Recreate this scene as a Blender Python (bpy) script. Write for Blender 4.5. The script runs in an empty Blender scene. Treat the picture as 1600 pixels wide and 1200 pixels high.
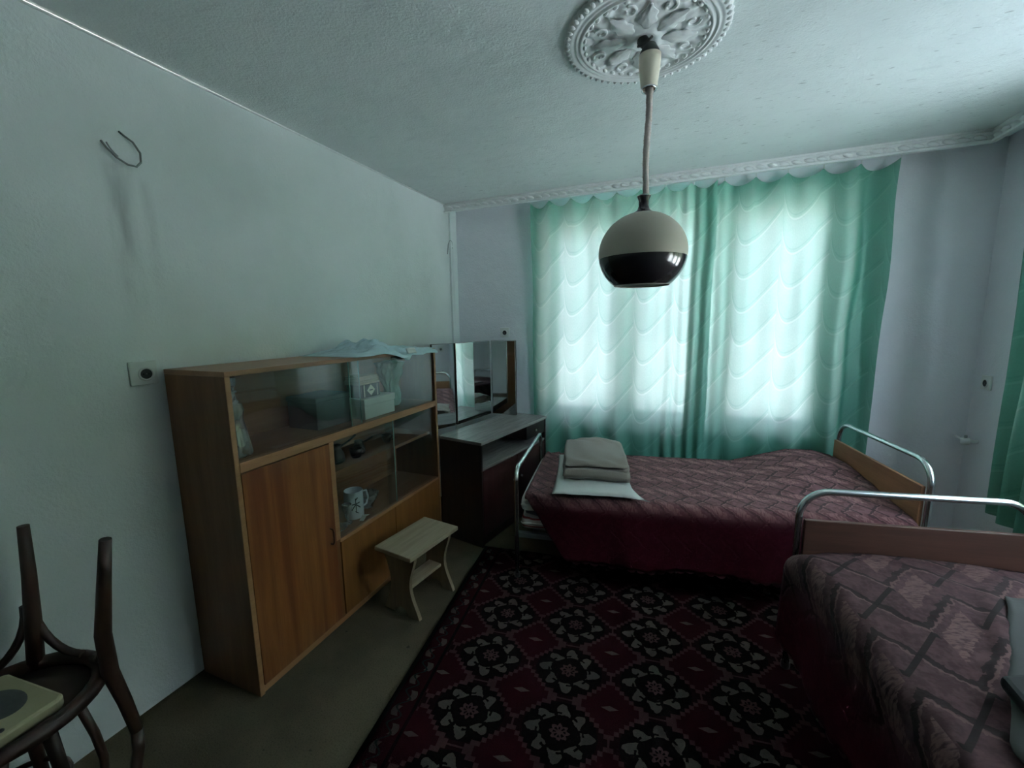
import bpy, math, random
from mathutils import Vector, Matrix, noise
random.seed(7)
SC = bpy.context.scene
COL = SC.collection
PI = math.pi

# ------------------------------------------------------------------ camera, sky, exposure
cam_d = bpy.data.cameras.new('camera'); cam = bpy.data.objects.new('camera', cam_d); COL.objects.link(cam)
cam_d.sensor_width = 36.0; cam_d.sensor_fit = 'HORIZONTAL'; cam_d.lens = 652 / 1600 * 36.0
cam_d.clip_start = 0.02; cam_d.clip_end = 300
RT = Vector((0.92617199, 0.37685328, -0.01367687)); DN = Vector((0.04258485, -0.14055723, -0.98915630)); FW = Vector((-0.37468918, 0.91554643, -0.14622841))
mw = Matrix.Identity(4)
for i in range(3):
    mw[i][0] = RT[i]; mw[i][1] = -DN[i]; mw[i][2] = -FW[i]
mw[0][3], mw[1][3], mw[2][3] = 1.95, 0.0, 1.54
cam.matrix_world = mw
SC.camera = cam
SC.view_settings.view_transform = 'Standard'; SC.view_settings.look = 'None'
SC.view_settings.gamma = 1.0; SC.view_settings.use_curve_mapping = False
SC.view_settings.exposure = 0.62
W = bpy.data.worlds.new('overcast_sky'); SC.world = W; W.use_nodes = True
bg = W.node_tree.nodes['Background']; bg.inputs[0].default_value = (0.68, 0.81, 1.0, 1); bg.inputs[1].default_value = 9.0
try:
    SC.cycles.use_adaptive_sampling = True; SC.cycles.adaptive_threshold = 0.03
    SC.cycles.max_bounces = 10; SC.cycles.diffuse_bounces = 5; SC.cycles.glossy_bounces = 4
    SC.cycles.transmission_bounces = 6; SC.cycles.transparent_max_bounces = 12
    SC.cycles.sample_clamp_indirect = 6.0; SC.cycles.caustics_reflective = False; SC.cycles.caustics_refractive = False
except Exception:
    pass

# sun behind the house: it lights the added yard outside both windows and never shines in
sun_d = bpy.data.lights.new('sun', 'SUN'); sun_d.energy = 150.0; sun_d.angle = 0.01; sun_d.color = (1.0, 0.98, 0.95)
sun = bpy.data.objects.new('sun', sun_d); COL.objects.link(sun); sun.location = (-5, -4, 8)
sun.rotation_euler = Vector((0.55, 0.40, -0.85)).to_track_quat('-Z', 'Y').to_euler()
# room: left wall x=0, back (window) wall y=BY, right wall x=RX, ceiling CZ
BY, RX, CZ, FY = 3.45, 3.63, 2.554, -2.2
WB = (0.84, 2.88, 0.70, 2.34)      # back window opening x0,x1,z0,z1
WR = (1.10, 2.85, 0.84, 2.36)      # right window opening y0,y1,z0,z1

def portal(name, loc, rot, sx, sy):
    l = bpy.data.lights.new(name, 'AREA'); l.shape = 'RECTANGLE'; l.size = sx; l.size_y = sy
    l.cycles.is_portal = True
    o = bpy.data.objects.new(name, l); COL.objects.link(o); o.location = loc; o.rotation_euler = rot
portal('window_portal', ((WB[0]+WB[1])/2, BY+0.19, (WB[2]+WB[3])/2), (-PI/2, 0, 0), WB[1]-WB[0], WB[3]-WB[2])
portal('window_portal', (RX+0.19, (WR[0]+WR[1])/2, (WR[2]+WR[3])/2), (0, PI/2, 0), WR[3]-WR[2], WR[1]-WR[0])

# ------------------------------------------------------------------ node helpers
class E_:
    """tiny expression wrapper over shader math nodes"""
    def __init__(s, nt, sock): s.nt, s.s = nt, sock
    def _m(s, op, *a):
        n = s.nt.nodes.new('ShaderNodeMath'); n.operation = op
        for i, v in enumerate((s,) + a):
            if isinstance(v, E_): s.nt.links.new(v.s, n.inputs[i])
            else: n.inputs[i].default_value = v
        return E_(s.nt, n.outputs[0])
    def __add__(s, o): return s._m('ADD', o)
    __radd__ = __add__
    def __sub__(s, o): return s._m('SUBTRACT', o)
    def __rsub__(s, o): return (s * -1.0) + o
    def __mul__(s, o): return s._m('MULTIPLY', o)
    __rmul__ = __mul__
    def __truediv__(s, o): return s._m('DIVIDE', o)
    def abs(s): return s._m('ABSOLUTE')
    def floor(s): return s._m('FLOOR')
    def frac(s): return s._m('FRACT')
    def sin(s): return s._m('SINE')
    def cos(s): return s._m('COSINE')
    def sqrt(s): return s._m('SQRT')
    def pow(s, p): return s._m('POWER', p)
    def atan2(s, o): return s._m('ARCTAN2', o)
    def min(s, o): return s._m('MINIMUM', o)
    def max(s, o): return s._m('MAXIMUM', o)
    def lt(s, v): return s._m('LESS_THAN', v)
    def gt(s, v): return s._m('GREATER_THAN', v)
    def ss(s, a, b):
        n = s.nt.nodes.new('ShaderNodeMapRange'); n.interpolation_type = 'SMOOTHSTEP'
        s.nt.links.new(s.s, n.inputs[0]); n.inputs[1].default_value = a; n.inputs[2].default_value = b
        return E_(s.nt, n.outputs[0])

class Mat:
    def __init__(s, name):
        s.m = bpy.data.materials.new(name); s.m.use_nodes = True; s.nt = s.m.node_tree
        s.b = s.nt.nodes['Principled BSDF']; s.out = s.nt.nodes['Material Output']
    def n(s, t, **k):
        nd = s.nt.nodes.new(t)
        for a, v in k.items(): setattr(nd, a, v)
        return nd
    def coords(s, kind='Object'):
        tc = s.n('ShaderNodeTexCoord'); return tc.outputs[kind]
    def xyz(s, sock):
        sp = s.n('ShaderNodeSeparateXYZ'); s.nt.links.new(sock, sp.inputs[0])
        return [E_(s.nt, o) for o in sp.outputs]
    def noise(s, vec, scale, detail=3, rough=0.5, scl=None):
        if scl:
            mp = s.n('ShaderNodeMapping'); mp.inputs['Scale'].default_value = scl; s.nt.links.new(vec, mp.inputs[0]); vec = mp.outputs[0]
        nd = s.n('ShaderNodeTexNoise'); nd.inputs['Scale'].default_value = scale; nd.inputs['Detail'].default_value = detail; nd.inputs['Roughness'].default_value = rough
        s.nt.links.new(vec, nd.inputs['Vector']); return E_(s.nt, nd.outputs[0])
    def mix(s, fac, a, b):
        nd = s.n('ShaderNodeMix', data_type='RGBA')
        for v, i in ((fac, 0), (a, 6), (b, 7)):
            if isinstance(v, E_): s.nt.links.new(v.s, nd.inputs[i])
            elif isinstance(v, bpy.types.NodeSocket): s.nt.links.new(v, nd.inputs[i])
            elif i == 0: nd.inputs[0].default_value = v
            else: nd.inputs[i].default_value = (v[0], v[1], v[2], 1)
        return nd.outputs[2]
    def color(s, c):
        if isinstance(c, bpy.types.NodeSocket): s.nt.links.new(c, s.b.inputs['Base Color'])
        else: s.b.inputs['Base Color'].default_value = (c[0], c[1], c[2], 1)
    def set(s, **k):
        for a, v in k.items():
            i = s.b.inputs[a.replace('_', ' ')]
            if isinstance(v, E_): s.nt.links.new(v.s, i)
            else: i.default_value = v
    def bump(s, e, strength=0.3, dist=0.01):
        bn = s.n('ShaderNodeBump'); bn.inputs['Strength'].default_value = strength; bn.inputs['Distance'].default_value = dist
        s.nt.links.new(e.s, bn.inputs['Height']); s.nt.links.new(bn.outputs[0], s.b.inputs['Normal']); return bn.outputs[0]

def plain(name, c, rough=0.6, metal=0.0, var=0.12, scale=25, bump=0.0, **k):
    m = Mat(name); v = m.coords()
    n = m.noise(v, scale, 4)
    m.color(m.mix(n, [x*(1-var) for x in c], [min(1, x*(1+var)) for x in c]))
    m.set(Roughness=rough, Metallic=metal, **k)
    if bump: m.bump(n, bump, 0.004)
    return m.m

def wall_mat(name, base, dirt, kind):
    m = Mat(name); v = m.coords()
    x, y, z = m.xyz(v)
    fine = m.noise(v, 90, 4, 0.65); med = m.noise(v, 14, 3); big = m.noise(v, 1.3, 4, 0.6)
    c = m.mix(big.ss(0.35, 0.75), base, dirt)
    c = m.mix(fine.ss(0.62, 0.8) * 0.25, c, [b*0.75 for b in base])
    if kind == 'left':      # soot smears hanging below the two wires
        n2 = m.noise(v, 7, 3, 0.5, (1, 3, 0.6))
        def smear(yc, w, z0, z1, k):
            return (((y - yc).abs() / w)._m('MULTIPLY', -1.0) + 1.0).max(0.0) * z.ss(z0, z0 + 0.5) * (z * -1.0).ss(-z1, -z1 + 0.05) * n2.ss(0.2, 0.75) * k
        s1 = smear(0.965, 0.055, 1.45, 2.17, 0.6); s2 = smear(1.05, 0.03, 1.5, 2.12, 0.25); s3 = smear(3.36, 0.03, 1.4, 2.22, 0.4)
        c = m.mix(s1 + s2 + s3, c, (0.22, 0.24, 0.24))
    if kind == 'ceiling':   # mould specks and brush streaks
        st = m.noise(v, 9, 5, 0.7, (0.6, 2.2, 1)); sp = m.noise(v, 38, 2, 0.5, (0.5, 1.6, 1)); zone = (y * 0.5 + x * 0.35).ss(0.9, 1.8)
        c = m.mix(sp.ss(0.66, 0.74) * zone * 0.55, c, (0.30, 0.34, 0.33))
        c = m.mix(st.ss(0.55, 0.72) * 0.22, c, (0.5, 0.55, 0.55))
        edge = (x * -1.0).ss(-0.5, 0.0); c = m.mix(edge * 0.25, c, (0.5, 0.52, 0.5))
    m.color(c); m.set(Roughness=0.85)
    m.bump(fine * 0.5 + med * 0.8, 0.5 if kind == 'ceiling' else 0.4, 0.014)
    return m.m

def wood(name, a, b, axis='Z', rough=0.45, scale=1.0, figure=0.0, red=None):
    m = Mat(name); v = m.coords()
    sc = {'Z': (9, 9, 0.7), 'Y': (9, 0.7, 9), 'X': (0.7, 9, 9)}[axis]
    g = m.noise(v, 3*scale, 6, 0.6, sc); f = m.noise(v, 14*scale, 3, 0.6, tuple(3*q if q > 1 else q for q in sc))
    c = m.mix(g.ss(0.3, 0.7), a, b); c = m.mix(f.ss(0.45, 0.8) * 0.45, c, [q*0.55 for q in a])
    if figure:
        h = m.noise(v, 1.1, 3, 0.6, (9, 9, 0.3) if axis == 'Z' else (9, 0.3, 9)); c = m.mix(h.ss(0.46, 0.60) * figure, c, red)
    m.color(c); m.set(Roughness=rough); m.bump(f, 0.08, 0.003)
    return m.m

def glass_mat(name, tint=(0.9, 0.95, 0.94), refl=1.0, dust_haze=0.04):
    m = Mat(name)
    tr = m.n('ShaderNodeBsdfTransparent'); tr.inputs[0].default_value = (*tint, 1)
    gl = m.n('ShaderNodeBsdfGlossy'); gl.inputs['Roughness'].default_value = 0.03
    df = m.n('ShaderNodeBsdfDiffuse'); df.inputs[0].default_value = (0.7, 0.72, 0.7, 1)
    ge = m.n('ShaderNodeNewGeometry'); dp = m.n('ShaderNodeVectorMath', operation='DOT_PRODUCT')
    m.nt.links.new(ge.outputs['Normal'], dp.inputs[0]); m.nt.links.new(ge.outputs['Incoming'], dp.inputs[1])
    f = (((1.0 - E_(m.nt, dp.outputs['Value']).abs()).max(0.0).pow(5.0) * 0.96 + 0.04) * refl).min(1.0)
    m1 = m.n('ShaderNodeMixShader'); m.nt.links.new(f.s, m1.inputs[0]); m.nt.links.new(tr.outputs[0], m1.inputs[1]); m.nt.links.new(gl.outputs[0], m1.inputs[2])
    nz = m.noise(m.coords(), 12, 4) * (2*dust_haze)
    m2 = m.n('ShaderNodeMixShader'); m.nt.links.new(nz.s, m2.inputs[0]); m.nt.links.new(m1.outputs[0], m2.inputs[1]); m.nt.links.new(df.outputs[0], m2.inputs[2])
    m.nt.links.new(m2.outputs[0], m.out.inputs[0])
    return m.m

def curtain_mat(name):
    m = Mat(name); tc = m.coords('UV'); u, v, _ = m.xyz(tc)
    cu = u / 0.30; cv = v / 0.235
    fu = cu.frac()
    row = cu.floor() * 0.32
    def line(shift, wid):
        yv = (fu.pow(0.5) * PI).sin() * -0.95
        d = (cv + row - yv + shift).frac()
        return d
    d = line(0.0, 0)
    ln = (d - 0.5).abs()                       # 0.5 at the swag line
    light = ln.ss(0.455, 0.49)
    dark = (d - 0.13).abs(); dark = (dark * -1.0).ss(-0.035, -0.012)
    weave = m.noise(tc, 160, 2, 0.5, (1, 0.4, 1)); cloud = m.noise(tc, 9, 3)
    dens = light * 0.24 - dark * 0.12 + d * 0.12 + (weave - 0.5) * 0.18 + (cloud - 0.5) * 0.12
    tcol = m.mix(dens.ss(-0.3, 0.5), CT0, CT1)
    rcol = m.mix(dens.ss(-0.3, 0.5), (0.05, 0.20, 0.145), (0.09, 0.29, 0.22))
    df = m.n('ShaderNodeBsdfDiffuse'); m.nt.links.new(rcol, df.inputs[0])
    tl = m.n('ShaderNodeBsdfTranslucent'); m.nt.links.new(tcol, tl.inputs[0])
    tp = m.n('ShaderNodeBsdfTransparent'); m.nt.links.new(m.mix(dens.ss(-0.3, 0.5), CP0, CP1), tp.inputs[0])
    gl = m.n('ShaderNodeBsdfGlossy'); gl.inputs[0].default_value = (0.5, 0.75, 0.65, 1); gl.inputs['Roughness'].default_value = 0.45
    bn = m.n('ShaderNodeBump'); bn.inputs['Strength'].default_value = 0.25; bn.inputs['Distance'].default_value = 0.006
    m.nt.links.new((light + weave * 0.3).s, bn.inputs['Height'])
    for nd in (df, gl): m.nt.links.new(bn.outputs[0], nd.inputs['Normal'])
    a1 = m.n('ShaderNodeAddShader'); m.nt.links.new(df.outputs[0], a1.inputs[0]); m.nt.links.new(tl.outputs[0], a1.inputs[1])
    a2 = m.n('ShaderNodeMixShader'); a2.inputs[0].default_value = 0.10; m.nt.links.new(a1.outputs[0], a2.inputs[1]); m.nt.links.new(gl.outputs[0], a2.inputs[2])
    a3 = m.n('ShaderNodeAddShader'); m.nt.links.new(a2.outputs[0], a3.inputs[0]); m.nt.links.new(tp.outputs[0], a3.inputs[1])
    m.nt.links.new(a3.outputs[0], m.out.inputs[0])
    return m.m
CT0, CT1 = (0.054, 0.074, 0.063), (0.127, 0.118, 0.114)     # scattered through the cloth
CP0, CP1 = (0.004, 0.005, 0.005), (0.010, 0.0105, 0.011)  # straight through the weave

def rug_mat():
    m = Mat('woven_rug'); tc = m.coords(); x, y, _ = m.xyz(tc)     # metres, x from the left edge, y along
    A, B = 0.36, 0.289
    nx = m.noise(tc, 60, 2); wob = (nx - 0.5) * 0.012
    px = (((x - 0.331 + wob) / A + 0.5).frac() - 0.5) * A
    py = (((y - 0.06 + wob) / B + 0.5).frac() - 0.5) * B
    qx = (((x - 0.331) / A).frac() - 0.5) * A
    qy = (((y - 0.06) / B).frac() - 0.5) * B
    pyn = py * 1.12; r = (px*px + pyn*pyn).sqrt(); th = pyn.atan2(px)
    red, dark, cream, pink = (0.021, 0.0025, 0.005), (0.0032, 0.0022, 0.0022), (0.062, 0.058, 0.048), (0.044, 0.023, 0.024)
    # stepped diamond in the cell corners
    st = 0.0185
    dx = (qx.abs() / st).floor() * st; dy = (qy.abs() / st).floor() * st
    dia = dx / 0.122 + dy / 0.108
    c = m.mix(r.lt(0.142), (0.011, 0.002, 0.003), dark)
    c = m.mix(dia.lt(1.0), c, red)
    c = m.mix((dia - 1.0).abs().lt(0.10), c, pink)
    ln = (qx.abs().lt(0.004)).max(qy.abs().lt(0.0035)) * dia.gt(1.0)
    c = m.mix(ln, c, pink)
    loz = (qx.abs() / 0.036 + qy.abs() / 0.012).lt(1.0)
    c = m.mix(loz, c, cream)
    # eight curled petals
    lob = (th * 8.0).cos()
    lob4 = (th * 4.0 + 0.8).cos()
    pet = (r - (lob * 0.010 + 0.092 + lob4 * 0.006)).abs()
    petal = pet.lt((lob * 0.011 + 0.016).max(0.0)) * (th * 8.0 + 0.9).cos().gt(-0.80)
    inner = (r - 0.088).abs().lt(0.0045) * (th * 8.0).sin().gt(0.0)
    c = m.mix(petal, c, cream); c = m.mix(inner, c, dark)
    c = m.mix(r.lt((lob * 0.006 + 0.034)), c, (0.05, 0.028, 0.028))
    c = m.mix(((r - 0.018).abs().lt(0.006)) * lob.gt(0.1), c, dark)
    # side border
    bx = x.min(x * -1.0 + RUGW); bd = bx.lt(0.125)
    by = (y / 0.15).frac() - 0.5
    bm = m.mix(((by * 6.28).cos() * 0.022 + bx - 0.065).abs().lt(0.014) * ((y / 0.075).frac() - 0.5).abs().gt(0.2), red, cream)
    bm = m.mix((((by * 12.56).sin() * 0.018 + bx) - 0.06).abs().lt(0.005), bm, (0.012, 0.022, 0.02))
    bm = m.mix(bx.lt(0.02), bm, (0.012, 0.02, 0.018)); bm = m.mix((bx - 0.115).abs().lt(0.007), bm, dark)
    c = m.mix(bd, c, bm)
    f = m.noise(tc, 260, 2); c = m.mix(f * 0.5, c, (0.010, 0.005, 0.005))
    m.color(c); m.set(Roughness=1.0, Specular_IOR_Level=0.05); m.bump(f, 0.5, 0.004)
    return m.m
RUGW, RUGL = 2.05, 3.35

def spread_mat(name, zz=0.30, g=1.0, warm=1.0):
    m = Mat(name); tc = m.coords('UV'); s, t, _ = m.xyz(tc)
    n1 = m.noise(tc, 22, 3); n2 = m.noise(tc, 130, 3, 0.6, (1, 0.25, 1))
    tri = (((t / zz).frac() - 0.5).abs() - 0.25) * (zz*0.95)
    n1 = n1 + (m.noise(tc, 60, 2) - 0.5) * 0.8
    k = ((s + tri + (n1 - 0.5) * 0.04) / (zz*0.6)).frac()
    k2 = ((s - tri) / (zz*0.6) + 0.5).frac()
    gray, mauve, rose, crim = (0.040, 0.027, 0.028), (0.13, 0.064, 0.069), (0.215, 0.115, 0.112), (0.036, 0.002, 0.007)
    gray, mauve, rose = [tuple(q*g*w for q, w in zip(cc, (1.0, warm, warm*0.97))) for cc in (gray, mauve, rose)]
    c = m.mix(n1.ss(0.35, 0.65), mauve, [q*0.68 for q in mauve])
    tb = (t / zz + 0.25).frac()
    blk = (tb - 0.5).abs().lt(0.20) * (k - 0.55).abs().lt(0.22)
    c = m.mix(blk * n2.ss(0.35, 0.6), c, rose)
    c = m.mix((k - 0.06).abs().lt(0.075) * 0.85, c, gray)
    c = m.mix((k - 0.17).abs().lt(0.025) * 0.6, c, rose)
    c = m.mix((k2 - 0.5).abs().lt(0.05) * (tb - 0.5).abs().gt(0.22), c, gray)
    c = m.mix(n2.ss(0.5, 0.75) * 0.22, c, crim)
    # solid crimson edge band, follows the cloth
    c = m.mix(t.ss(BORD[name][0], BORD[name][1]), c, m.mix(n1.ss(0.4, 0.7) * 0.35, crim, (0.075, 0.009, 0.018)))
    m.color(c); m.set(Roughness=0.9, Specular_IOR_Level=0.1)
    m.bump(n2 * 0.5 + (k - 0.12).abs().ss(0.0, 0.12) * 0.5, 0.35, 0.004)
    return m.m
BORD = {'spread_far': (0.90, 1.10), 'spread_near': (1.02, 1.24)}

M = {}
M['wall_left'] = wall_mat('plaster_left', (0.84, 0.88, 0.875), (0.74, 0.79, 0.775), 'left')
M['wall'] = wall_mat('plaster', (0.85, 0.86, 0.90), (0.77, 0.79, 0.83), 'plain')
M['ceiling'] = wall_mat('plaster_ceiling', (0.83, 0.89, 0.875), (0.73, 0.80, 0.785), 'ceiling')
M['gypsum'] = plain('gypsum', (0.84, 0.86, 0.85), 0.8, var=0.08, scale=40)
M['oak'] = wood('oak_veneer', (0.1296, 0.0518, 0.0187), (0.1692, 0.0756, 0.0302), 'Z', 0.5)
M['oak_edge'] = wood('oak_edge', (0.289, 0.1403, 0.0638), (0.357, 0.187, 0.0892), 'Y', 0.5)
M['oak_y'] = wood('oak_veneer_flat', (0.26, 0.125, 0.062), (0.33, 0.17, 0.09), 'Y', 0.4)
M['door_wood'] = wood('door_veneer', (0.1872, 0.0663, 0.0187), (0.2418, 0.0936, 0.0281), 'Z', 0.4, 1.0, 0.8, (0.12, 0.028, 0.010))
M['drawer_wood'] = wood('drawer_veneer', (0.1875, 0.075, 0.0195), (0.2325, 0.0975, 0.027), 'Z', 0.4)
M['dark_wood'] = wood('dark_stain', (0.020, 0.012, 0.012), (0.035, 0.020, 0.018), 'Z', 0.4)
M['dark_top'] = wood('dusty_sheen_dark_top', (0.25, 0.235, 0.225), (0.34, 0.325, 0.31), 'Y', 0.22, 2.0)  # pale tone holds both dust and the window's reflection
M['dark_red'] = wood('dark_red_stain', (0.045, 0.014, 0.014), (0.065, 0.02, 0.02), 'Z', 0.35)
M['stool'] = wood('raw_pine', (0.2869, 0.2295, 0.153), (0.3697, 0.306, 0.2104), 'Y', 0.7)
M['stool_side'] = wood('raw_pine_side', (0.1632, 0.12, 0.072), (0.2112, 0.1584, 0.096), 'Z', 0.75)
M['bent'] = wood('bentwood_brown', (0.030, 0.013, 0.009), (0.046, 0.020, 0.013), 'Z', 0.45)
M['seat'] = plain('worn_plywood_seat', (0.07, 0.046, 0.038), 0.7, var=0.3, scale=12)
M['plank'] = wood('headboard_plank', (0.221, 0.0978, 0.0467), (0.289, 0.136, 0.068), 'Y', 0.45)
M['plank_shaded'] = wood('shaded_headboard_plank', (0.068, 0.0288, 0.0192), (0.096, 0.0416, 0.0272), 'Y', 0.45)  # darker copy of the plank: shade on the near bed put into the colour
M['chrome'] = plain('dull_chrome_tube', (0.62, 0.66, 0.66), 0.22, 1.0, 0.08, 30)
M['steel'] = plain('grey_steel', (0.25, 0.26, 0.26), 0.45, 0.9, 0.1, 30)
M['glass'] = glass_mat('cabinet_glass', (0.96, 0.975, 0.97), 1.7, 0.015)
M['pane'] = glass_mat('window_glass', (0.96, 0.98, 0.98), 1.0, 0.01)
M['frame'] = plain('window_paint', (0.62, 0.60, 0.55), 0.5, var=0.1)
M['mirror'] = plain('mirror_silver', (0.86, 0.90, 0.90), 0.03, 1.0, 0.03, 8)
M['white_plastic'] = plain('white_plastic', (0.74, 0.76, 0.74), 0.4, var=0.05)
M['old_plastic'] = plain('cream_plastic', (0.40, 0.36, 0.22), 0.5, var=0.08)
M['black'] = plain('black_plastic', (0.015, 0.016, 0.016), 0.5)
M['grey_dark'] = plain('dark_grey_rubber', (0.07, 0.075, 0.075), 0.8, var=0.3, scale=60)
M['lamp_cream'] = plain('lamp_cream_enamel', (0.44, 0.40, 0.325), 0.42, var=0.03)
M['lamp_dark'] = plain('lamp_dark_enamel', (0.022, 0.019, 0.022), 0.14, var=0.05)
M['lamp_white'] = plain('lamp_inner_white', (0.75, 0.75, 0.72), 0.5, var=0.03)
M['cup'] = plain('lamp_cup_cream', (0.74, 0.68, 0.55), 0.45, var=0.05)
M['cord'] = plain('braided_cord', (0.50, 0.43, 0.40), 0.8, var=0.25, scale=120)
M['wire'] = plain('grey_wire', (0.16, 0.175, 0.17), 0.5)
M['wire_pale'] = plain('pale_wire', (0.35, 0.37, 0.36), 0.5)
M['lino'] = None
M['linen'] = plain('white_linen', (0.66, 0.68, 0.64), 0.85, var=0.06, scale=60, bump=0.2)
M['blanket'] = plain('taupe_wool', (0.235, 0.205, 0.175), 0.95, var=0.12, scale=150, bump=0.5, Sheen_Weight=0.2)
M['bag_blue'] = plain('pale_blue_plastic_film', (0.46, 0.62, 0.68), 0.22, var=0.15, scale=9)
M['bag_green'] = plain('green_plastic_film', (0.26, 0.42, 0.36), 0.25, var=0.3, scale=20)
M['carton'] = plain('white_carton', (0.66, 0.70, 0.66), 0.7, var=0.05)
M['carton_dark'] = plain('grey_carton', (0.08, 0.085, 0.09), 0.7, var=0.1)
M['paper'] = plain('old_paper', (0.55, 0.45, 0.33), 0.8, var=0.15, scale=80)
M['label'] = plain('pale_label', (0.80, 0.80, 0.62), 0.5, var=0.03)
M['ceramic'] = plain('white_ceramic', (0.66, 0.72, 0.76), 0.2, var=0.03)
M['ink'] = plain('dark_blue_paint', (0.02, 0.022, 0.035), 0.4)
M['dark_metal'] = plain('tarnished_metal', (0.05, 0.05, 0.048), 0.3, 0.8, 0.3)
M['amber'] = plain('red_brown_glaze', (0.09, 0.03, 0.025), 0.15, var=0.2)
M['crystal'] = glass_mat('crystal', (0.86, 0.90, 0.91), 3.0, 0.30)  # whitish haze mixed in to brighten the crystal, standing in for glints
M['silver_foil'] = plain('silver_cap', (0.7, 0.72, 0.72), 0.2, 1.0)
M['stripe_mattress'] = None
M['curtain'] = curtain_mat('green_curtain_cloth')
M['rug'] = rug_mat()
M['spread_far'] = spread_mat('spread_far', 0.19, 1.35, 1.08); M['spread_near'] = spread_mat('spread_near', 0.32, 0.58, 1.15)  # far cover lightened, near one darkened, to stand in for the light
M['bounce_yard'] = plain('bounce_ground', (0.37, 0.40, 0.41), 0.95, var=0.2, scale=2)

def lino_mat():
    m = Mat('worn_beige_felt_floor'); v = m.coords()
    a = m.noise(v, 160, 3, 0.7); b = m.noise(v, 3, 4); d = m.noise(v, 26, 2)
    c = m.mix(b.ss(0.3, 0.7), (0.125, 0.104, 0.068), (0.080, 0.067, 0.045))
    c = m.mix(a.ss(0.48, 0.7) * 0.6, c, (0.045, 0.038, 0.026)); c = m.mix(d.ss(0.70, 0.76) * 0.8, c, (0.03, 0.028, 0.022))
    m.color(c); m.set(Roughness=1.0, Specular_IOR_Level=0.1); m.bump(a, 0.4, 0.004); return m.m
M['lino'] = lino_mat()
def mattress_mat():
    m = Mat('striped_ticking'); v = m.coords(); x, y, z = m.xyz(v)
    k = ((z + (m.noise(v, 6) - 0.5) * 0.02) / 0.045).frac()
    c = m.mix((k - 0.3).abs().lt(0.09), (0.50, 0.48, 0.42), (0.30, 0.06, 0.05)); c = m.mix((k - 0.62).abs().lt(0.05), c, (0.16, 0.16, 0.17))
    m.color(c); m.set(Roughness=0.9); return m.m
M['stripe_mattress'] = mattress_mat()

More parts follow.
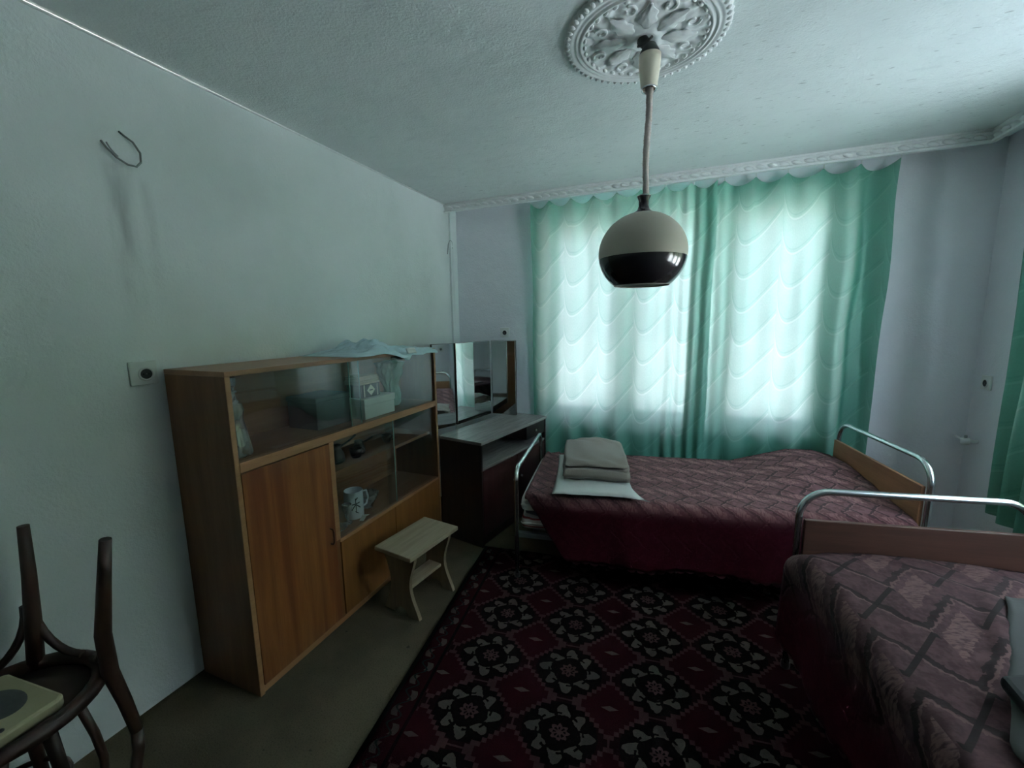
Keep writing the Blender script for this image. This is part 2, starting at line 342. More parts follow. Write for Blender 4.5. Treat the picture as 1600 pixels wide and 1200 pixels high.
# ------------------------------------------------------------------ mesh helpers
class MB:
    def __init__(s): s.v, s.f, s.uv, s.sm = [], [], {}, []
    def box(s, x0, x1, y0, y1, z0, z1):
        b = len(s.v); s.v += [(x, y, z) for z in (z0, z1) for y in (y0, y1) for x in (x0, x1)]
        for q in ((0, 2, 3, 1), (4, 5, 7, 6), (0, 1, 5, 4), (2, 6, 7, 3), (0, 4, 6, 2), (1, 3, 7, 5)):
            s.f.append(tuple(b+i for i in q)); s.sm.append(False)
        return s
    def obox(s, o, ax, ay, az):
        """box from corner o along three edge vectors"""
        b = len(s.v); o, ax, ay, az = (Vector(q) for q in (o, ax, ay, az))
        for k in (0, 1):
            for j in (0, 1):
                for i in (0, 1): s.v.append(tuple(o + ax*i + ay*j + az*k))
        for q in ((0, 2, 3, 1), (4, 5, 7, 6), (0, 1, 5, 4), (2, 6, 7, 3), (0, 4, 6, 2), (1, 3, 7, 5)):
            s.f.append(tuple(b+i for i in q)); s.sm.append(False)
        return s
    def tube(s, pts, r, n=10, closed=False, caps=True):
        pts = [Vector(p) for p in pts]; L = len(pts); b = len(s.v)
        rr = r if isinstance(r, (list, tuple)) else [r]*L
        prev = None
        for i, p in enumerate(pts):
            a = pts[(i-1) % L] if (closed or i > 0) else p; c = pts[(i+1) % L] if (closed or i < L-1) else p
            t = (c - a).normalized()
            if prev is None:
                up = Vector((0, 0, 1)) if abs(t.z) < 0.9 else Vector((1, 0, 0)); nx = t.cross(up).normalized()
            else:
                nx = (prev - t*prev.dot(t)).normalized()
            prev = nx; ny = t.cross(nx)
            for k in range(n):
                q = 2*PI*k/n; s.v.append(tuple(p + (nx*math.cos(q) + ny*math.sin(q))*rr[i]))
        for i in range(L if closed else L-1):
            for k in range(n):
                j = (i+1) % L
                s.f.append((b+i*n+k, b+i*n+(k+1) % n, b+j*n+(k+1) % n, b+j*n+k)); s.sm.append(True)
        if caps and not closed:
            s.f.append(tuple(b+k for k in range(n-1, -1, -1))); s.f.append(tuple(b+(L-1)*n+k for k in range(n))); s.sm += [False, False]
        return s
    def lathe(s, prof, n=32, c=(0, 0), smooth=True, mod=None):
        b = len(s.v)
        for i, (r, z) in enumerate(prof):
            for k in range(n):
                q = 2*PI*k/n; rr = r*(mod(q, z) if mod else 1)
                s.v.append((c[0]+rr*math.cos(q), c[1]+rr*math.sin(q), z))
        for i in range(len(prof)-1):
            for k in range(n):
                s.f.append((b+i*n+k, b+i*n+(k+1) % n, b+(i+1)*n+(k+1) % n, b+(i+1)*n+k)); s.sm.append(smooth)
        return s
    def cap(s, r, z, n=32, c=(0, 0), up=True):
        b = len(s.v)
        for k in range(n): s.v.append((c[0]+r*math.cos(2*PI*k/n), c[1]+r*math.sin(2*PI*k/n), z))
        s.f.append(tuple(b+k for k in (range(n) if up else range(n-1, -1, -1)))); s.sm.append(False); return s
    def grid(s, fn, nu, nv, uvfn=None, smooth=True):
        b = len(s.v)
        for i in range(nu+1):
            for j in range(nv+1):
                s.v.append(tuple(fn(i/nu, j/nv)))
                if uvfn: s.uv[len(s.v)-1] = uvfn(i/nu, j/nv)
        for i in range(nu):
            for j in range(nv):
                a = b+i*(nv+1)+j; s.f.append((a, a+nv+1, a+nv+2, a+1)); s.sm.append(smooth)
        return s
    def prism(s, outline, d0, d1, axis='x'):
        """extrude a 2D outline; axis x: outline is (y,z); axis y: (x,z); axis z: (x,y)"""
        b = len(s.v); n = len(outline)
        for d in (d0, d1):
            for (p, q) in outline:
                s.v.append({'x': (d, p, q), 'y': (p, d, q), 'z': (p, q, d)}[axis])
        s.f.append(tuple(b+k for k in range(n))); s.f.append(tuple(b+n+k for k in range(n-1, -1, -1))); s.sm += [False, False]
        for k in range(n):
            s.f.append((b+k, b+n+k, b+n+(k+1) % n, b+(k+1) % n)); s.sm.append(False)
        return s
    def ball(s, c, rx, ry, rz, nu=10, nv=7):
        def fn(u, v):
            a = 2*PI*u; p = PI*(v-0.5); return (c[0]+rx*math.cos(p)*math.cos(a), c[1]+ry*math.cos(p)*math.sin(a), c[2]+rz*math.sin(p))
        return s.grid(fn, nu, nv)
    def mesh(s, name):
        me = bpy.data.meshes.new(name); me.from_pydata(s.v, [], s.f); me.update()
        me.polygons.foreach_set('use_smooth', s.sm)
        if s.uv:
            l = me.uv_layers.new(name='UVMap')
            for i, lp in enumerate(me.loops): l.data[i].uv = s.uv.get(lp.vertex_index, (0, 0))
        return me
    def ob(s, name, mat, parent=None, bevel=0, solid=0, sub=0, normals=True):
        me = s.mesh(name)
        if normals:
            import bmesh
            bm = bmesh.new(); bm.from_mesh(me); bmesh.ops.remove_doubles(bm, verts=bm.verts, dist=1e-6) if not s.uv else None
            bmesh.ops.recalc_face_normals(bm, faces=bm.faces); bm.to_mesh(me); bm.free()
        me.materials.append(M[mat] if isinstance(mat, str) else mat)
        o = bpy.data.objects.new(name, me); COL.objects.link(o)
        if parent: o.parent = parent
        if solid:
            q = o.modifiers.new('solid', 'SOLIDIFY'); q.thickness = solid; q.offset = -1
        if bevel:
            q = o.modifiers.new('bevel', 'BEVEL'); q.width = bevel; q.segments = 2; q.limit_method = 'ANGLE'; q.angle_limit = 0.7
        if sub:
            q = o.modifiers.new('sub', 'SUBSURF'); q.levels = sub; q.render_levels = sub
        return o

def tag(o, label, cat, group=None):
    o['label'] = label; o['category'] = cat
    if group: o['group'] = group
    return o
def thing(name, label, cat, loc=(0, 0, 0), rz=0.0, group=None, rot=None):
    o = bpy.data.objects.new(name, None); COL.objects.link(o); o.location = loc
    o.rotation_euler = rot if rot else (0, 0, rz); o.empty_display_size = 0.05
    return tag(o, label, cat, group)
def struct(o, label=None):
    o['kind'] = 'structure'
    if label: o['label'] = label
    return o
def share(src, parent, mtx=None, name=None):
    o = src.copy(); COL.objects.link(o); o.parent = parent
    if mtx is not None: o.matrix_local = mtx
    return o
def arc(c, r, a0, a1, n, plane='yz', x=0):
    out = []
    for i in range(n+1):
        a = a0+(a1-a0)*i/n; p, q = c[0]+r*math.cos(a), c[1]+r*math.sin(a)
        out.append({'yz': (x, p, q), 'xz': (p, x, q), 'xy': (p, q, x)}[plane])
    return out
def nz(x, y, z=0.0): return noise.noise(Vector((x, y, z)))

# ------------------------------------------------------------------ room shell
T = 0.17
struct(MB().box(-0.3, RX+T, FY-0.3, BY+T, -0.2, 0).ob('floor', 'lino'))
struct(MB().box(-0.3, RX+T, FY-0.3, BY+T, CZ, CZ+0.2).ob('ceiling', 'ceiling'))
struct(MB().box(-0.3, 0, FY-0.3, BY+T, 0, CZ).ob('wall_left', 'wall_left'))
struct(MB().box(0, RX, FY-0.3, FY, 0, CZ).ob('wall_front', 'wall'))
def wall_hole(name, axis, a0, a1, hole, d0, d1, mat):
    m = MB(); x0, x1, z0, z1 = hole
    for (p0, p1, q0, q1) in ((a0, x0, 0, CZ), (x1, a1, 0, CZ), (x0, x1, 0, z0), (x0, x1, z1, CZ)):
        if axis == 'x': m.box(p0, p1, d0, d1, q0, q1)
        else: m.box(d0, d1, p0, p1, q0, q1)
    return struct(m.ob(name, mat))
wall_hole('wall_back', 'x', 0, RX+T, WB, BY, BY+T, 'wall')
wall_hole('wall_right', 'y', FY-0.3, BY, WR, RX, RX+T, 'wall')
struct(MB().box(-60, 60, -60, 60, -1.05, -1.0).ob('ground', 'bounce_yard'), 'unseen sunlit yard added outside to bounce light in')  # yard added out of view to bounce sunlight up through the windows
struct(MB().box(RX+T, RX+T+2.4, 1.6, BY+T, CZ, CZ+0.16).ob('sky_block_slab', 'gypsum', bevel=0.01), 'unseen slab added over the side window to cut sky light')  # slab added out of view to keep high sky light off the floor
sky_screen = MB().grid(lambda u, v: (20 + 1.2*nz(u*40, v*8, 1) + 0.5*nz(u*120, v*25, 2) - 1.5*v*v, -6 + 52*u, -1.0 + v*(9.5 + 1.5*nz(u*30, 3.0))), 160, 30).ob('added_tree_screen', plain('screen_foliage', (0.035, 0.055, 0.028), 0.9, var=0.5, scale=3), solid=0.3)  # unseen trees added to block low sky light from the side window
sky_screen['kind'] = 'structure'; sky_screen['label'] = 'unseen dark tree screen added outside to block low sky light'
# shallow plaster boxing down the far left corner and bead along the left ceiling edge
struct(MB().box(0, 0.02, BY-0.11, BY, 0, CZ-0.03).ob('trim_1', 'wall_left', bevel=0.008))
struct(MB().tube([(0.004, FY, CZ-0.006), (0.004, BY-0.16, CZ-0.006)], 0.005, 8).ob('trim_2', 'gypsum'))

def window(name, axis, hole, d):
    a0, a1, z0, z1 = hole; w = a1-a0
    root = bpy.data.objects.new(name, None); COL.objects.link(root); struct(root)
    root.location = ((a0+a1)/2, d, z0) if axis == 'x' else (d, (a0+a1)/2, z0)
    if axis == 'y': root.rotation_euler = (0, 0, -PI/2)
    # local: x along the width, +y outwards
    h = z1-z0; fr = MB(); t = 0.055
    fr.box(-w/2, w/2, 0, 0.06, 0, t).box(-w/2, w/2, 0, 0.06, h-t, h).box(-w/2, -w/2+t, 0, 0.06, t, h-t).box(w/2-t, w/2, 0, 0.06, t, h-t)
    fr.ob('window_frame', 'frame', root, bevel=0.004)
    cuts = [-w/2+t, -w/6, w/6, w/2-t]
    for i in (1, 2): MB().box(cuts[i]-0.04, cuts[i]+0.04, 0.0, 0.06, t, h-t).ob('mullion', 'frame', root, bevel=0.004)
    for i in range(3):
        x0 = cuts[i]+(0.04 if i else 0); x1 = cuts[i+1]-(0.04 if i < 2 else 0); q = 0.045
        sa = MB().box(x0, x1, 0.01, 0.05, t, t+q).box(x0, x1, 0.01, 0.05, h-t-q, h-t).box(x0, x0+q, 0.01, 0.05, t+q, h-t-q).box(x1-q, x1, 0.01, 0.05, t+q, h-t-q).ob('sash', 'frame', root, bevel=0.003)
        MB().box(x0+q, x1-q, 0.028, 0.032, t+q, h-t-q).ob('pane', 'pane', sa)
    MB().box(-w/2, w/2, -0.075, 0.0, 0.0, 0.02).ob('window_sill', 'gypsum', root, bevel=0.004)
    return root
window('window_1', 'x', WB, BY+0.08)
window('window_2', 'y', WR, RX+0.08)

# cornice pelmet with twisted-rope relief, back then right wall
CF, CB = 3.275, 3.302           # front and back face of the pelmet strip
CX = 3.475
def cornice():
    prof = [(0.0, CZ), (0.0, CZ-0.012), (-0.012, CZ-0.018), (-0.012, CZ-0.024), (0.004, CZ-0.030), (0.010, CZ-0.052), (-0.006, CZ-0.060), (-0.006, CZ-0.072), (0.02, CZ-0.072), (0.02, CZ)]
    b = MB().prism([(CF+p, z) for p, z in prof], 0.0, CX+0.01, 'x')
    r = MB().prism([(CX+p, z) for p, z in prof], 1.0, CF+0.005, 'y')
    back = struct(b.ob('trim_3', 'gypsum')); right = struct(r.ob('trim_4', 'gypsum'))
    l = MB()
    def fn(u, v):
        a = 2*PI*u; p = PI*(v-0.5); x = 0.027*math.cos(p)*math.cos(a); z = 0.0155*math.cos(p)*math.sin(a); y = -0.015*math.sin(p)
        return (x - z*0.9, y, z)
    l.grid(fn, 10, 6); src = l.ob('rope_twist', 'gypsum', back)
    src.location = (0.75, CF+0.006, CZ-0.041)
    n = 0
    x = 0.06
    while x < CX-0.02:
        o = src if n == 0 else share(src, back); o.location = (x, CF+0.006, CZ-0.041); n += 1; x += 0.066
    y = CF-0.03
    while y > 1.9:
        o = share(src, right); o.location = (CX+0.006, y, CZ-0.041); o.rotation_euler = (0, 0, -PI/2); y -= 0.066
cornice()
rail = struct(MB().box(0.70, 3.16, 3.335, 3.40, CZ-0.035, CZ-0.001).ob('trim_5', 'white_plastic'), 'white curtain rail on the ceiling behind the back cornice')
struct(MB().box(3.535, 3.565, 0.5, 3.08, CZ-0.035, CZ-0.001).ob('trim_6', 'white_plastic'), 'white curtain rail on the ceiling by the right wall')

# ------------------------------------------------------------------ curtains
def curtain(label, x0, x1, ztop, zbot, seed, folds, yb=0.0, place=None, flare=0.0, ymax=9.0, group='green swag curtains'):
    """cloth between x0 and x1, hanging from hooks; folds(u) -> list of (freq, amp, phase)"""
    root = thing('curtain', label, 'curtain', group=group); root.location = ((x0+x1)/2, 0, zbot) if place is None else place[0]
    if place: root.rotation_euler = (0, 0, place[1])
    w = x1-x0; nh = max(3, round(w/0.18)); nu, nv = int(w*95), 76
    def fn(u, v):
        z = zbot + (ztop-zbot)*v
        hk = abs(math.sin(PI*u*nh))
        z -= (0.046*hk**0.8) * max(0, (v-0.6)/0.4)**2 if v > 0.6 else 0
        y = 0
        for (f, a, p, uc, uw) in folds:
            env = math.exp(-((u-uc)/uw)**2); y += a*env*math.sin(2*PI*f*u + p + 0.5*math.sin(3*v+seed))*(0.75+0.4*(1-v))
        y += 0.012*nz(u*w*5+seed, z*0.8, seed) + 0.006*nz(u*w*16, z*1.7, seed+3)
        y -= 0.014*(1-hk)*max(0, v-0.55)/0.45
        x = x0 + w*u + flare*(1-v)*(u-0.5)*2*0.5 + 0.015*nz(u*3, z*2, seed+9)
        z2 = z + (0.012*math.sin(u*w*9+seed) if v == 0 else 0)
        lx = x - (x0+x1)/2
        return (lx, min(y + yb*(1-v), ymax), z2 - zbot)
    m = MB().grid(fn, nu, nv, lambda u, v: (u*w*1.08, zbot+(ztop-zbot)*v))
    m.ob('cloth', 'curtain', root, normals=False)
    hk = MB().tube([(0, 0, 0), (0, 0, 0.03), (0, 0.008, 0.036), (0, 0.012, 0.03)], 0.0035, 6)
    src = None
    for i in range(nh+1):
        u = i/nh; p = fn(u, 1.0)
        if src is None: src = hk.ob('hook', 'white_plastic', root); o = src
        else: o = share(src, root)
        o.location = (p[0], p[1], p[2]-0.005)
    return root
cl = curtain('green swag patterned curtain hanging left of the ceiling lamp, beside the triple mirror', 0.76, 2.13, 2.49, 0.28, 1.3,
             [(7, 0.016, 0, 0.3, 0.5), (17, 0.013, 1, 0.9, 0.16), (3, 0.02, 2, 0.0, 0.15)], place=((1.445, 3.355, 0.28), 0), yb=0.055, ymax=0.070)
cr = curtain('wide green swag patterned curtain behind the bed head, right of the ceiling lamp', 1.98, 3.12, 2.49, 0.28, 4.1,
             [(6, 0.012, 0, 0.4, 0.5), (13, 0.012, 2, 0.05, 0.14), (4.5, 0.04, 1.2, 0.95, 0.26)], place=((2.55, 3.40, 0.28), 0), yb=0.03, ymax=0.043)
c3 = curtain('dark green curtain at the right picture edge on the side window', 0, 0.42, 2.49, 0.47, 7.7,
             [(3.5, 0.03, 0.4, 0.4, 0.8)], place=((3.54, 2.82, 0.47), -PI/2))
# ------------------------------------------------------------------ rug
ra = math.radians(7.2); rug_o = Vector((0.934, 0.938, 0.0)); rd = Vector((-math.sin(ra), math.cos(ra), 0))
start = rug_o - rd*1.5
def rugf(u, v): return (RUGW*u, RUGL*v*0.89, 0.009 + 0.0015*nz(u*9, v*14))
m = MB().grid(rugf, 30, 40)
rug = m.ob('rug', 'rug', solid=0.008); rug.location = start; rug.rotation_euler = (0, 0, ra)
# shift the lattice so that a flower falls where the photograph shows one
tag(rug, 'dark red patterned rug with cream flower medallions lying before the beds', 'rug')

# ------------------------------------------------------------------ display cabinet on the left wall
cx0, cx1, cy0, cy1, cz1 = 0.012, 0.378, 1.02, 2.455, 1.372
cab = thing('display_cabinet', 'wooden display cabinet with sliding glass panes standing along the left wall', 'cabinet', (0.195, 1.74, 0))
def cb(name, mat, x0, x1, y0, y1, z0, z1, par=None, bevel=0.0015):
    o = MB().box(x0-0.195, x1-0.195, y0-1.74, y1-1.74, z0, z1).ob(name, mat, par or cab, bevel=bevel); return o
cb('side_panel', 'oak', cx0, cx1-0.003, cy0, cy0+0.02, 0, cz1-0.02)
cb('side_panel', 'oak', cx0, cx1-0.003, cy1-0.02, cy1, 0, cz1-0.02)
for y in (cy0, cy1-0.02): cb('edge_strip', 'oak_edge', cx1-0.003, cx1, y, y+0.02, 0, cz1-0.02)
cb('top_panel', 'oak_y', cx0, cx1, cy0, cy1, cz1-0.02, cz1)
cb('back_panel', 'oak_y', cx0, cx0+0.006, cy0+0.02, cy1-0.02, 0.03, cz1-0.02)
cb('plinth', 'oak_edge', cx1-0.03, cx1-0.008, cy0+0.02, cy1-0.02, 0.0, 0.032)
cb('bottom_board', 'oak_y', cx0+0.006, cx1-0.03, cy0+0.02, cy1-0.02, 0.012, 0.03)
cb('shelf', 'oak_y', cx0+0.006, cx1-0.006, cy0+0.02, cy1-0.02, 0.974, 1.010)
cb('edge_strip', 'oak_edge', cx1-0.006, cx1, cy0+0.02, cy1-0.02, 0.972, 1.012)
cb('divider', 'oak', cx0+0.006, cx1-0.006, 1.487, 1.507, 0.03, 0.974)
cb('edge_strip', 'oak_edge', cx1-0.006, cx1, 1.480, 1.509, 0.46, 0.972)
cb('shelf', 'oak_y', cx0+0.006, 0.315, 1.507, cy1-0.02, 0.770, 0.786)
cb('edge_strip', 'oak_edge', 0.315, 0.319, 1.507, cy1-0.02, 0.768, 0.788)
cb('shelf', 'oak_y', cx0+0.006, cx1-0.002, 1.507, cy1-0.02, 0.440, 0.458)
door = cb('door', 'door_wood', cx1-0.018, cx1-0.001, cy0+0.023, 1.484, 0.036, 0.966)
h = MB().tube([(0.183, -0.293, 0.545), (0.200, -0.293, 0.542), (0.204, -0.293, 0.53), (0.204, -0.293, 0.48), (0.200, -0.293, 0.468), (0.183, -0.293, 0.465)], 0.004, 8)
h.ob('handle', 'dark_red', door)
cb('flap_door', 'drawer_wood', cx1-0.018, cx1-0.001, 1.511, 1.945, 0.036, 0.440)
cb('flap_door', 'drawer_wood', cx1-0.018, cx1-0.001, 1.949, cy1-0.023, 0.036, 0.440)
cb('glass_pane', 'glass', 0.352, 0.356, cy0+0.022, 1.74, 1.014, cz1-0.021, bevel=0)
cb('glass_pane', 'glass', 0.362, 0.366, 1.655, cy1-0.022, 1.014, cz1-0.021, bevel=0)
cb('glass_pane', 'glass', 0.362, 0.366, 1.511, 1.985, 0.462, 0.972, bevel=0)
cb('glass_pane', 'glass', 0.352, 0.356, 1.925, cy1-0.022, 0.462, 0.972, bevel=0)
for y, z0, z1, x in ((1.655, 1.014, cz1-0.021, 0.362), (1.983, 0.462, 0.972, 0.362), (1.738, 1.014, cz1-0.021, 0.352)):
    cb('pane_edge', 'bag_green', x, x+0.0045, y-0.001, y+0.002, z0, z1, bevel=0)
S1, S2, S3 = 1.010, 0.786, 0.458

# things in the cabinet -------------------------------------------------------
d = thing('decanter', 'tall fluted glass decanter with stopper at the left end of the top shelf', 'decanter', (0.27, 1.105, S1))
flute = lambda q, z: 1 + (0.05*math.cos(14*q) if z < 0.20 else 0)
MB().lathe([(0.0, 0.002), (0.052, 0.002), (0.056, 0.012), (0.052, 0.05), (0.040, 0.12), (0.034, 0.16), (0.040, 0.19), (0.036, 0.215), (0.020, 0.235), (0.016, 0.26), (0.024, 0.268), (0.020, 0.272)], 42, mod=flute).ob('body', 'crystal', d)
MB().lathe([(0.0, 0.265), (0.014, 0.268), (0.016, 0.285), (0.023, 0.295), (0.024, 0.325), (0.018, 0.334), (0, 0.336)], 8, smooth=False).ob('stopper', 'silver_foil', d)
d = thing('dark_case', 'large dark grey box behind the glass left of the white carton', 'box', (0.16, 1.66, S1))
MB().box(-0.10, 0.10, -0.13, 0.10, 0, 0.14).ob('body', 'carton_dark', d, bevel=0.004); MB().box(-0.104, 0.104, -0.134, 0.104, 0.14, 0.165).ob('lid', 'carton_dark', d, bevel=0.004)
d = thing('carton_box', 'white lidded carton on the top cabinet shelf', 'box', (0.235, 1.93, S1))
MB().box(-0.08, 0.09, -0.13, 0.13, 0, 0.075).ob('body', 'carton', d, bevel=0.003); MB().box(-0.084, 0.094, -0.134, 0.134, 0.076, 0.115).ob('lid', 'carton', d, bevel=0.003)
d = thing('black_carton', 'small black box with a pale diamond label resting on the white carton', 'box', (0.23, 1.90, S1+0.115))
MB().box(-0.05, 0.06, -0.075, 0.075, 0, 0.075).ob('body', 'black', d, bevel=0.002)
lb = MB().prism([(-0.033, 0.040), (0.0, 0.008), (0.033, 0.040), (0.0, 0.072)], 0.0602, 0.0612, 'x').ob('label', 'label', d)
MB().box(0.0612, 0.0617, -0.014, 0.014, 0.037, 0.043).ob('print_line', 'ink', lb)
for y in (-0.055, 0.055): MB().box(0.060, 0.0612, y-0.003, y+0.003, 0.004, 0.074).ob('stripe', 'label', d)
d = thing('paper_stack', 'bundle of yellowed papers on the small black box', 'papers', (0.225, 1.90, S1+0.19))
for i in range(4): MB().box(-0.05-0.004*(i % 2), 0.06-0.003*i, -0.085+0.004*i, 0.085-0.005*(i % 2), 0.012*i, 0.012*i+0.0105).ob('sheet_bundle', 'paper', d, bevel=0.001)
d = thing('green_bag', 'crumpled green plastic bag on the top shelf right of the white carton', 'bag', (0.22, 2.17, S1))
def crum(u, v):
    a = 2*PI*u; z = 0.30*v; r = 0.045+0.045*v - 0.02*math.sin(3*v)
    r *= 1+0.38*nz(math.cos(a)*2.2, math.sin(a)*2.2, v*3.5)+0.22*nz(math.cos(a)*6, math.sin(a)*6, v*7)
    if v == 0: r = 0.001
    if v == 1: r *= 0.35
    return (r*math.cos(a)*0.9, r*math.sin(a)*1.25, max(0.001, z))
MB().grid(crum, 36, 26, smooth=False).ob('film', 'bag_green', d)
# middle shelf: tarnished coffee things
def pot(label, loc, s, kind, rz=0):
    d = thing({'pot': 'coffee_pot', 'cup': 'metal_cup'}[kind], label, 'pot' if kind == 'pot' else 'cup', loc, rz)
    if kind == 'pot':
        MB().lathe([(0, 0), (0.036*s, 0), (0.040*s, 0.01*s), (0.036*s, 0.04*s), (0.024*s, 0.065*s), (0.028*s, 0.08*s), (0.026*s, 0.08*s), (0.02*s, 0.065*s), (0, 0.03*s)], 20).ob('body', 'dark_metal', d)
        MB().tube([(0.026*s, 0, 0.07*s), (0.06*s, 0, 0.085*s), (0.10*s, 0, 0.11*s)], 0.005*s, 8).ob('handle', 'dark_metal', d)
    else:
        MB().lathe([(0, 0), (0.024*s, 0), (0.026*s, 0.005), (0.034*s, 0.03*s), (0.036*s, 0.052*s), (0.033*s, 0.052*s), (0.022*s, 0.01*s), (0, 0.008*s)], 20).ob('body', 'dark_metal', d)
        MB().tube(arc((0.034*s, 0.03*s), 0.016*s, -PI/2, PI/2, 8, 'xz'), 0.003*s, 6).ob('handle', 'dark_metal', d)
pot('dark round metal cup nearest the wooden door on the middle glass shelf', (0.22, 1.575, S2), 1.25, 'cup', -0.8)
pot('dark long handled coffee pot standing between the metal cups', (0.20, 1.69, S2), 1.2, 'pot', 1.2)
pot('small dark metal cup right of the long handled coffee pot', (0.24, 1.80, S2), 1.0, 'cup', 0.9)
pot('small coffee pot with upright handle near the middle of the glass shelf', (0.19, 1.88, S2), 0.9, 'pot', 0.2)
pot('lone dark cup at the right behind the second lower pane', (0.20, 2.12, S2), 0.9, 'cup', 0.4)
# lower shelf
d = thing('ceramic_mug', 'white ceramic mug with dark painted sprig on the lower glass shelf', 'mug', (0.26, 1.735, S3))
R0 = 0.052
MB().lathe([(0, 0.004), (R0-0.004, 0), (R0, 0.006), (R0, 0.155), (R0-0.002, 0.158), (R0-0.005, 0.155), (R0-0.005, 0.012), (0, 0.010)], 36).ob('body', 'ceramic', d)
MB().tube([(0.015, 0.048, 0.135), (0.022, 0.078, 0.130), (0.024, 0.088, 0.09), (0.02, 0.078, 0.05), (0.013, 0.049, 0.04)], 0.006, 8).ob('handle', 'ceramic', d)
st = MB()
def stroke(a0, z0, a1, z1, w):
    for i in range(4):
        p, q = i/4, (i+1)/4
        A0, Z0, A1, Z1 = a0+(a1-a0)*p, z0+(z1-z0)*p, a0+(a1-a0)*q, z0+(z1-z0)*q
        dd = Vector((A1-A0, Z1-Z0)); nn = Vector((-dd.y, dd.x)).normalized()*w
        b = len(st.v)
        for rr in (R0+0.0002, R0+0.0009):
            for (a, z) in ((A0+nn.x, Z0+nn.y), (A0-nn.x, Z0-nn.y), (A1-nn.x, Z1-nn.y), (A1+nn.x, Z1+nn.y)):
                an = -0.62 + a/R0; st.v.append((rr*math.cos(an), rr*math.sin(an), z))
        st.f += [(b, b+1, b+2, b+3), (b+7, b+6, b+5, b+4), (b, b+4, b+5, b+1), (b+1, b+5, b+6, b+2), (b+2, b+6, b+7, b+3), (b+3, b+7, b+4, b)]; st.sm += [False]*6
for q in ((0.0, 0.125, 0.002, 0.04, 0.002), (-0.02, 0.09, 0.024, 0.098, 0.0025), (-0.002, 0.088, -0.022, 0.058, 0.0025), (0.004, 0.088, 0.026, 0.066, 0.003), (0.0, 0.115, 0.012, 0.128, 0.003), (-0.004, 0.05, 0.014, 0.036, 0.002)): stroke(*q)
st.ob('painted_sprig', 'ink', d)
d = thing('crystal_bowl', 'cut crystal bowl beside the white mug on the lower shelf', 'bowl', (0.24, 1.865, S3))
MB().lathe([(0, 0.003), (0.03, 0), (0.032, 0.012), (0.055, 0.055), (0.066, 0.085), (0.062, 0.085), (0.05, 0.055), (0.028, 0.016), (0, 0.014)], 28, mod=lambda q, z: 1+0.04*math.cos(14*q)).ob('body', 'crystal', d)
for k in range(7):
    a = 2*PI*k/7; MB().ball((0.06*math.cos(a), 0.06*math.sin(a), 0.082), 0.010, 0.010, 0.009, 8, 6).ob('facet', 'crystal', d)
d = thing('stem_glass', 'small stemmed glass in front of the red brown jar', 'glass', (0.285, 1.655, S3))
MB().lathe([(0, 0.002), (0.026, 0.002), (0.024, 0.006), (0.004, 0.012), (0.004, 0.05), (0.02, 0.07), (0.026, 0.11), (0.024, 0.11), (0.018, 0.073), (0, 0.06)], 24).ob('bowl_and_stem', 'crystal', d)
MB().lathe([(0.0255, 0.106), (0.027, 0.108), (0.0255, 0.110)], 24).ob('rim', 'silver_foil', d)
d = thing('brown_jar', 'red brown glazed jar behind the mug next to the divider', 'jar', (0.14, 1.60, S3))
MB().lathe([(0, 0), (0.045, 0), (0.05, 0.02), (0.05, 0.13), (0.036, 0.155), (0.036, 0.175), (0.032, 0.175), (0, 0.15)], 24).ob('body', 'amber', d); MB().lathe([(0, 0.19), (0.03, 0.19), (0.038, 0.182), (0.038, 0.172)], 24).ob('lid', 'amber', d)
d = thing('glass_saucer', 'flat clear glass saucer at the front of the lower shelf', 'saucer', (0.285, 1.575, S3))
MB().lathe([(0, 0.002), (0.03, 0.002), (0.05, 0.012), (0.054, 0.013), (0.05, 0.009), (0.03, 0), (0, 0)], 28).ob('dish', 'crystal', d); MB().lathe([(0.052, 0.0135), (0.055, 0.014), (0.052, 0.0145)], 28).ob('rim', 'silver_foil', d)
d = thing('folded_note', 'thin folded slip of paper in front of the mug', 'paper', (0.325, 1.74, S3), 0.3)
MB().prism([(-0.04, 0.0), (-0.038, 0.0), (0.0, 0.012), (0.04, 0.0), (0.042, 0.001), (0.0, 0.0145), (-0.04, 0.001)], -0.012, 0.012, 'x').ob('sheet', 'carton', d)

# pale blue bag lying on top and over the front edge
d = thing('plastic_bag', 'pale blue plastic bag lying crumpled on top of the cabinet', 'bag', (0.22, 2.06, cz1))
def bagf(u, v, top):
    x = -0.20 + 0.40*u; y = -0.40 + 0.80*v
    e = (math.sin(PI*u)**0.5)*(math.sin(PI*v)**0.6)
    hump = 0.055*math.exp(-((v-0.33)/0.16)**2)+0.022
    z = 0.003 + (e*hump*(1+0.55*nz(u*5, v*8, 2)+0.3*nz(u*12, v*20, 5)) if top else 0)
    x += 0.03*nz(v*5, 1.0)*(2*u-1); y += 0.05*nz(u*4, 7.0)*(2*v-1)
    if x > 0.150 and v > 0.3:
        ov = x-0.150; k = min(1.0, (v-0.3)/0.2)
        z -= ov*1.0*k*0.6; x = 0.150 + ov*(1-0.45*k)
    return (x, y, z)
m = MB().grid(lambda u, v: bagf(u, v, True), 34, 60, smooth=False)
m.ob('film', 'bag_blue', d, solid=0.0015)
MB().grid(lambda u, v: (0.172+0.016*v, 0.05+0.09*u, 0.018-0.030*v+0.003*math.sin(PI*u)), 6, 3).ob('white_patch', 'white_plastic', d, solid=0.002)
ear = MB().grid(lambda u, v: (0.1735+0.009*math.sin(2*PI*u)*(1-v), -0.03+0.17*u*(1-v*0.75)+0.07*v, 0.004-0.055*v), 10, 8).ob('drooping_handle', 'bag_blue', d, solid=0.0015)

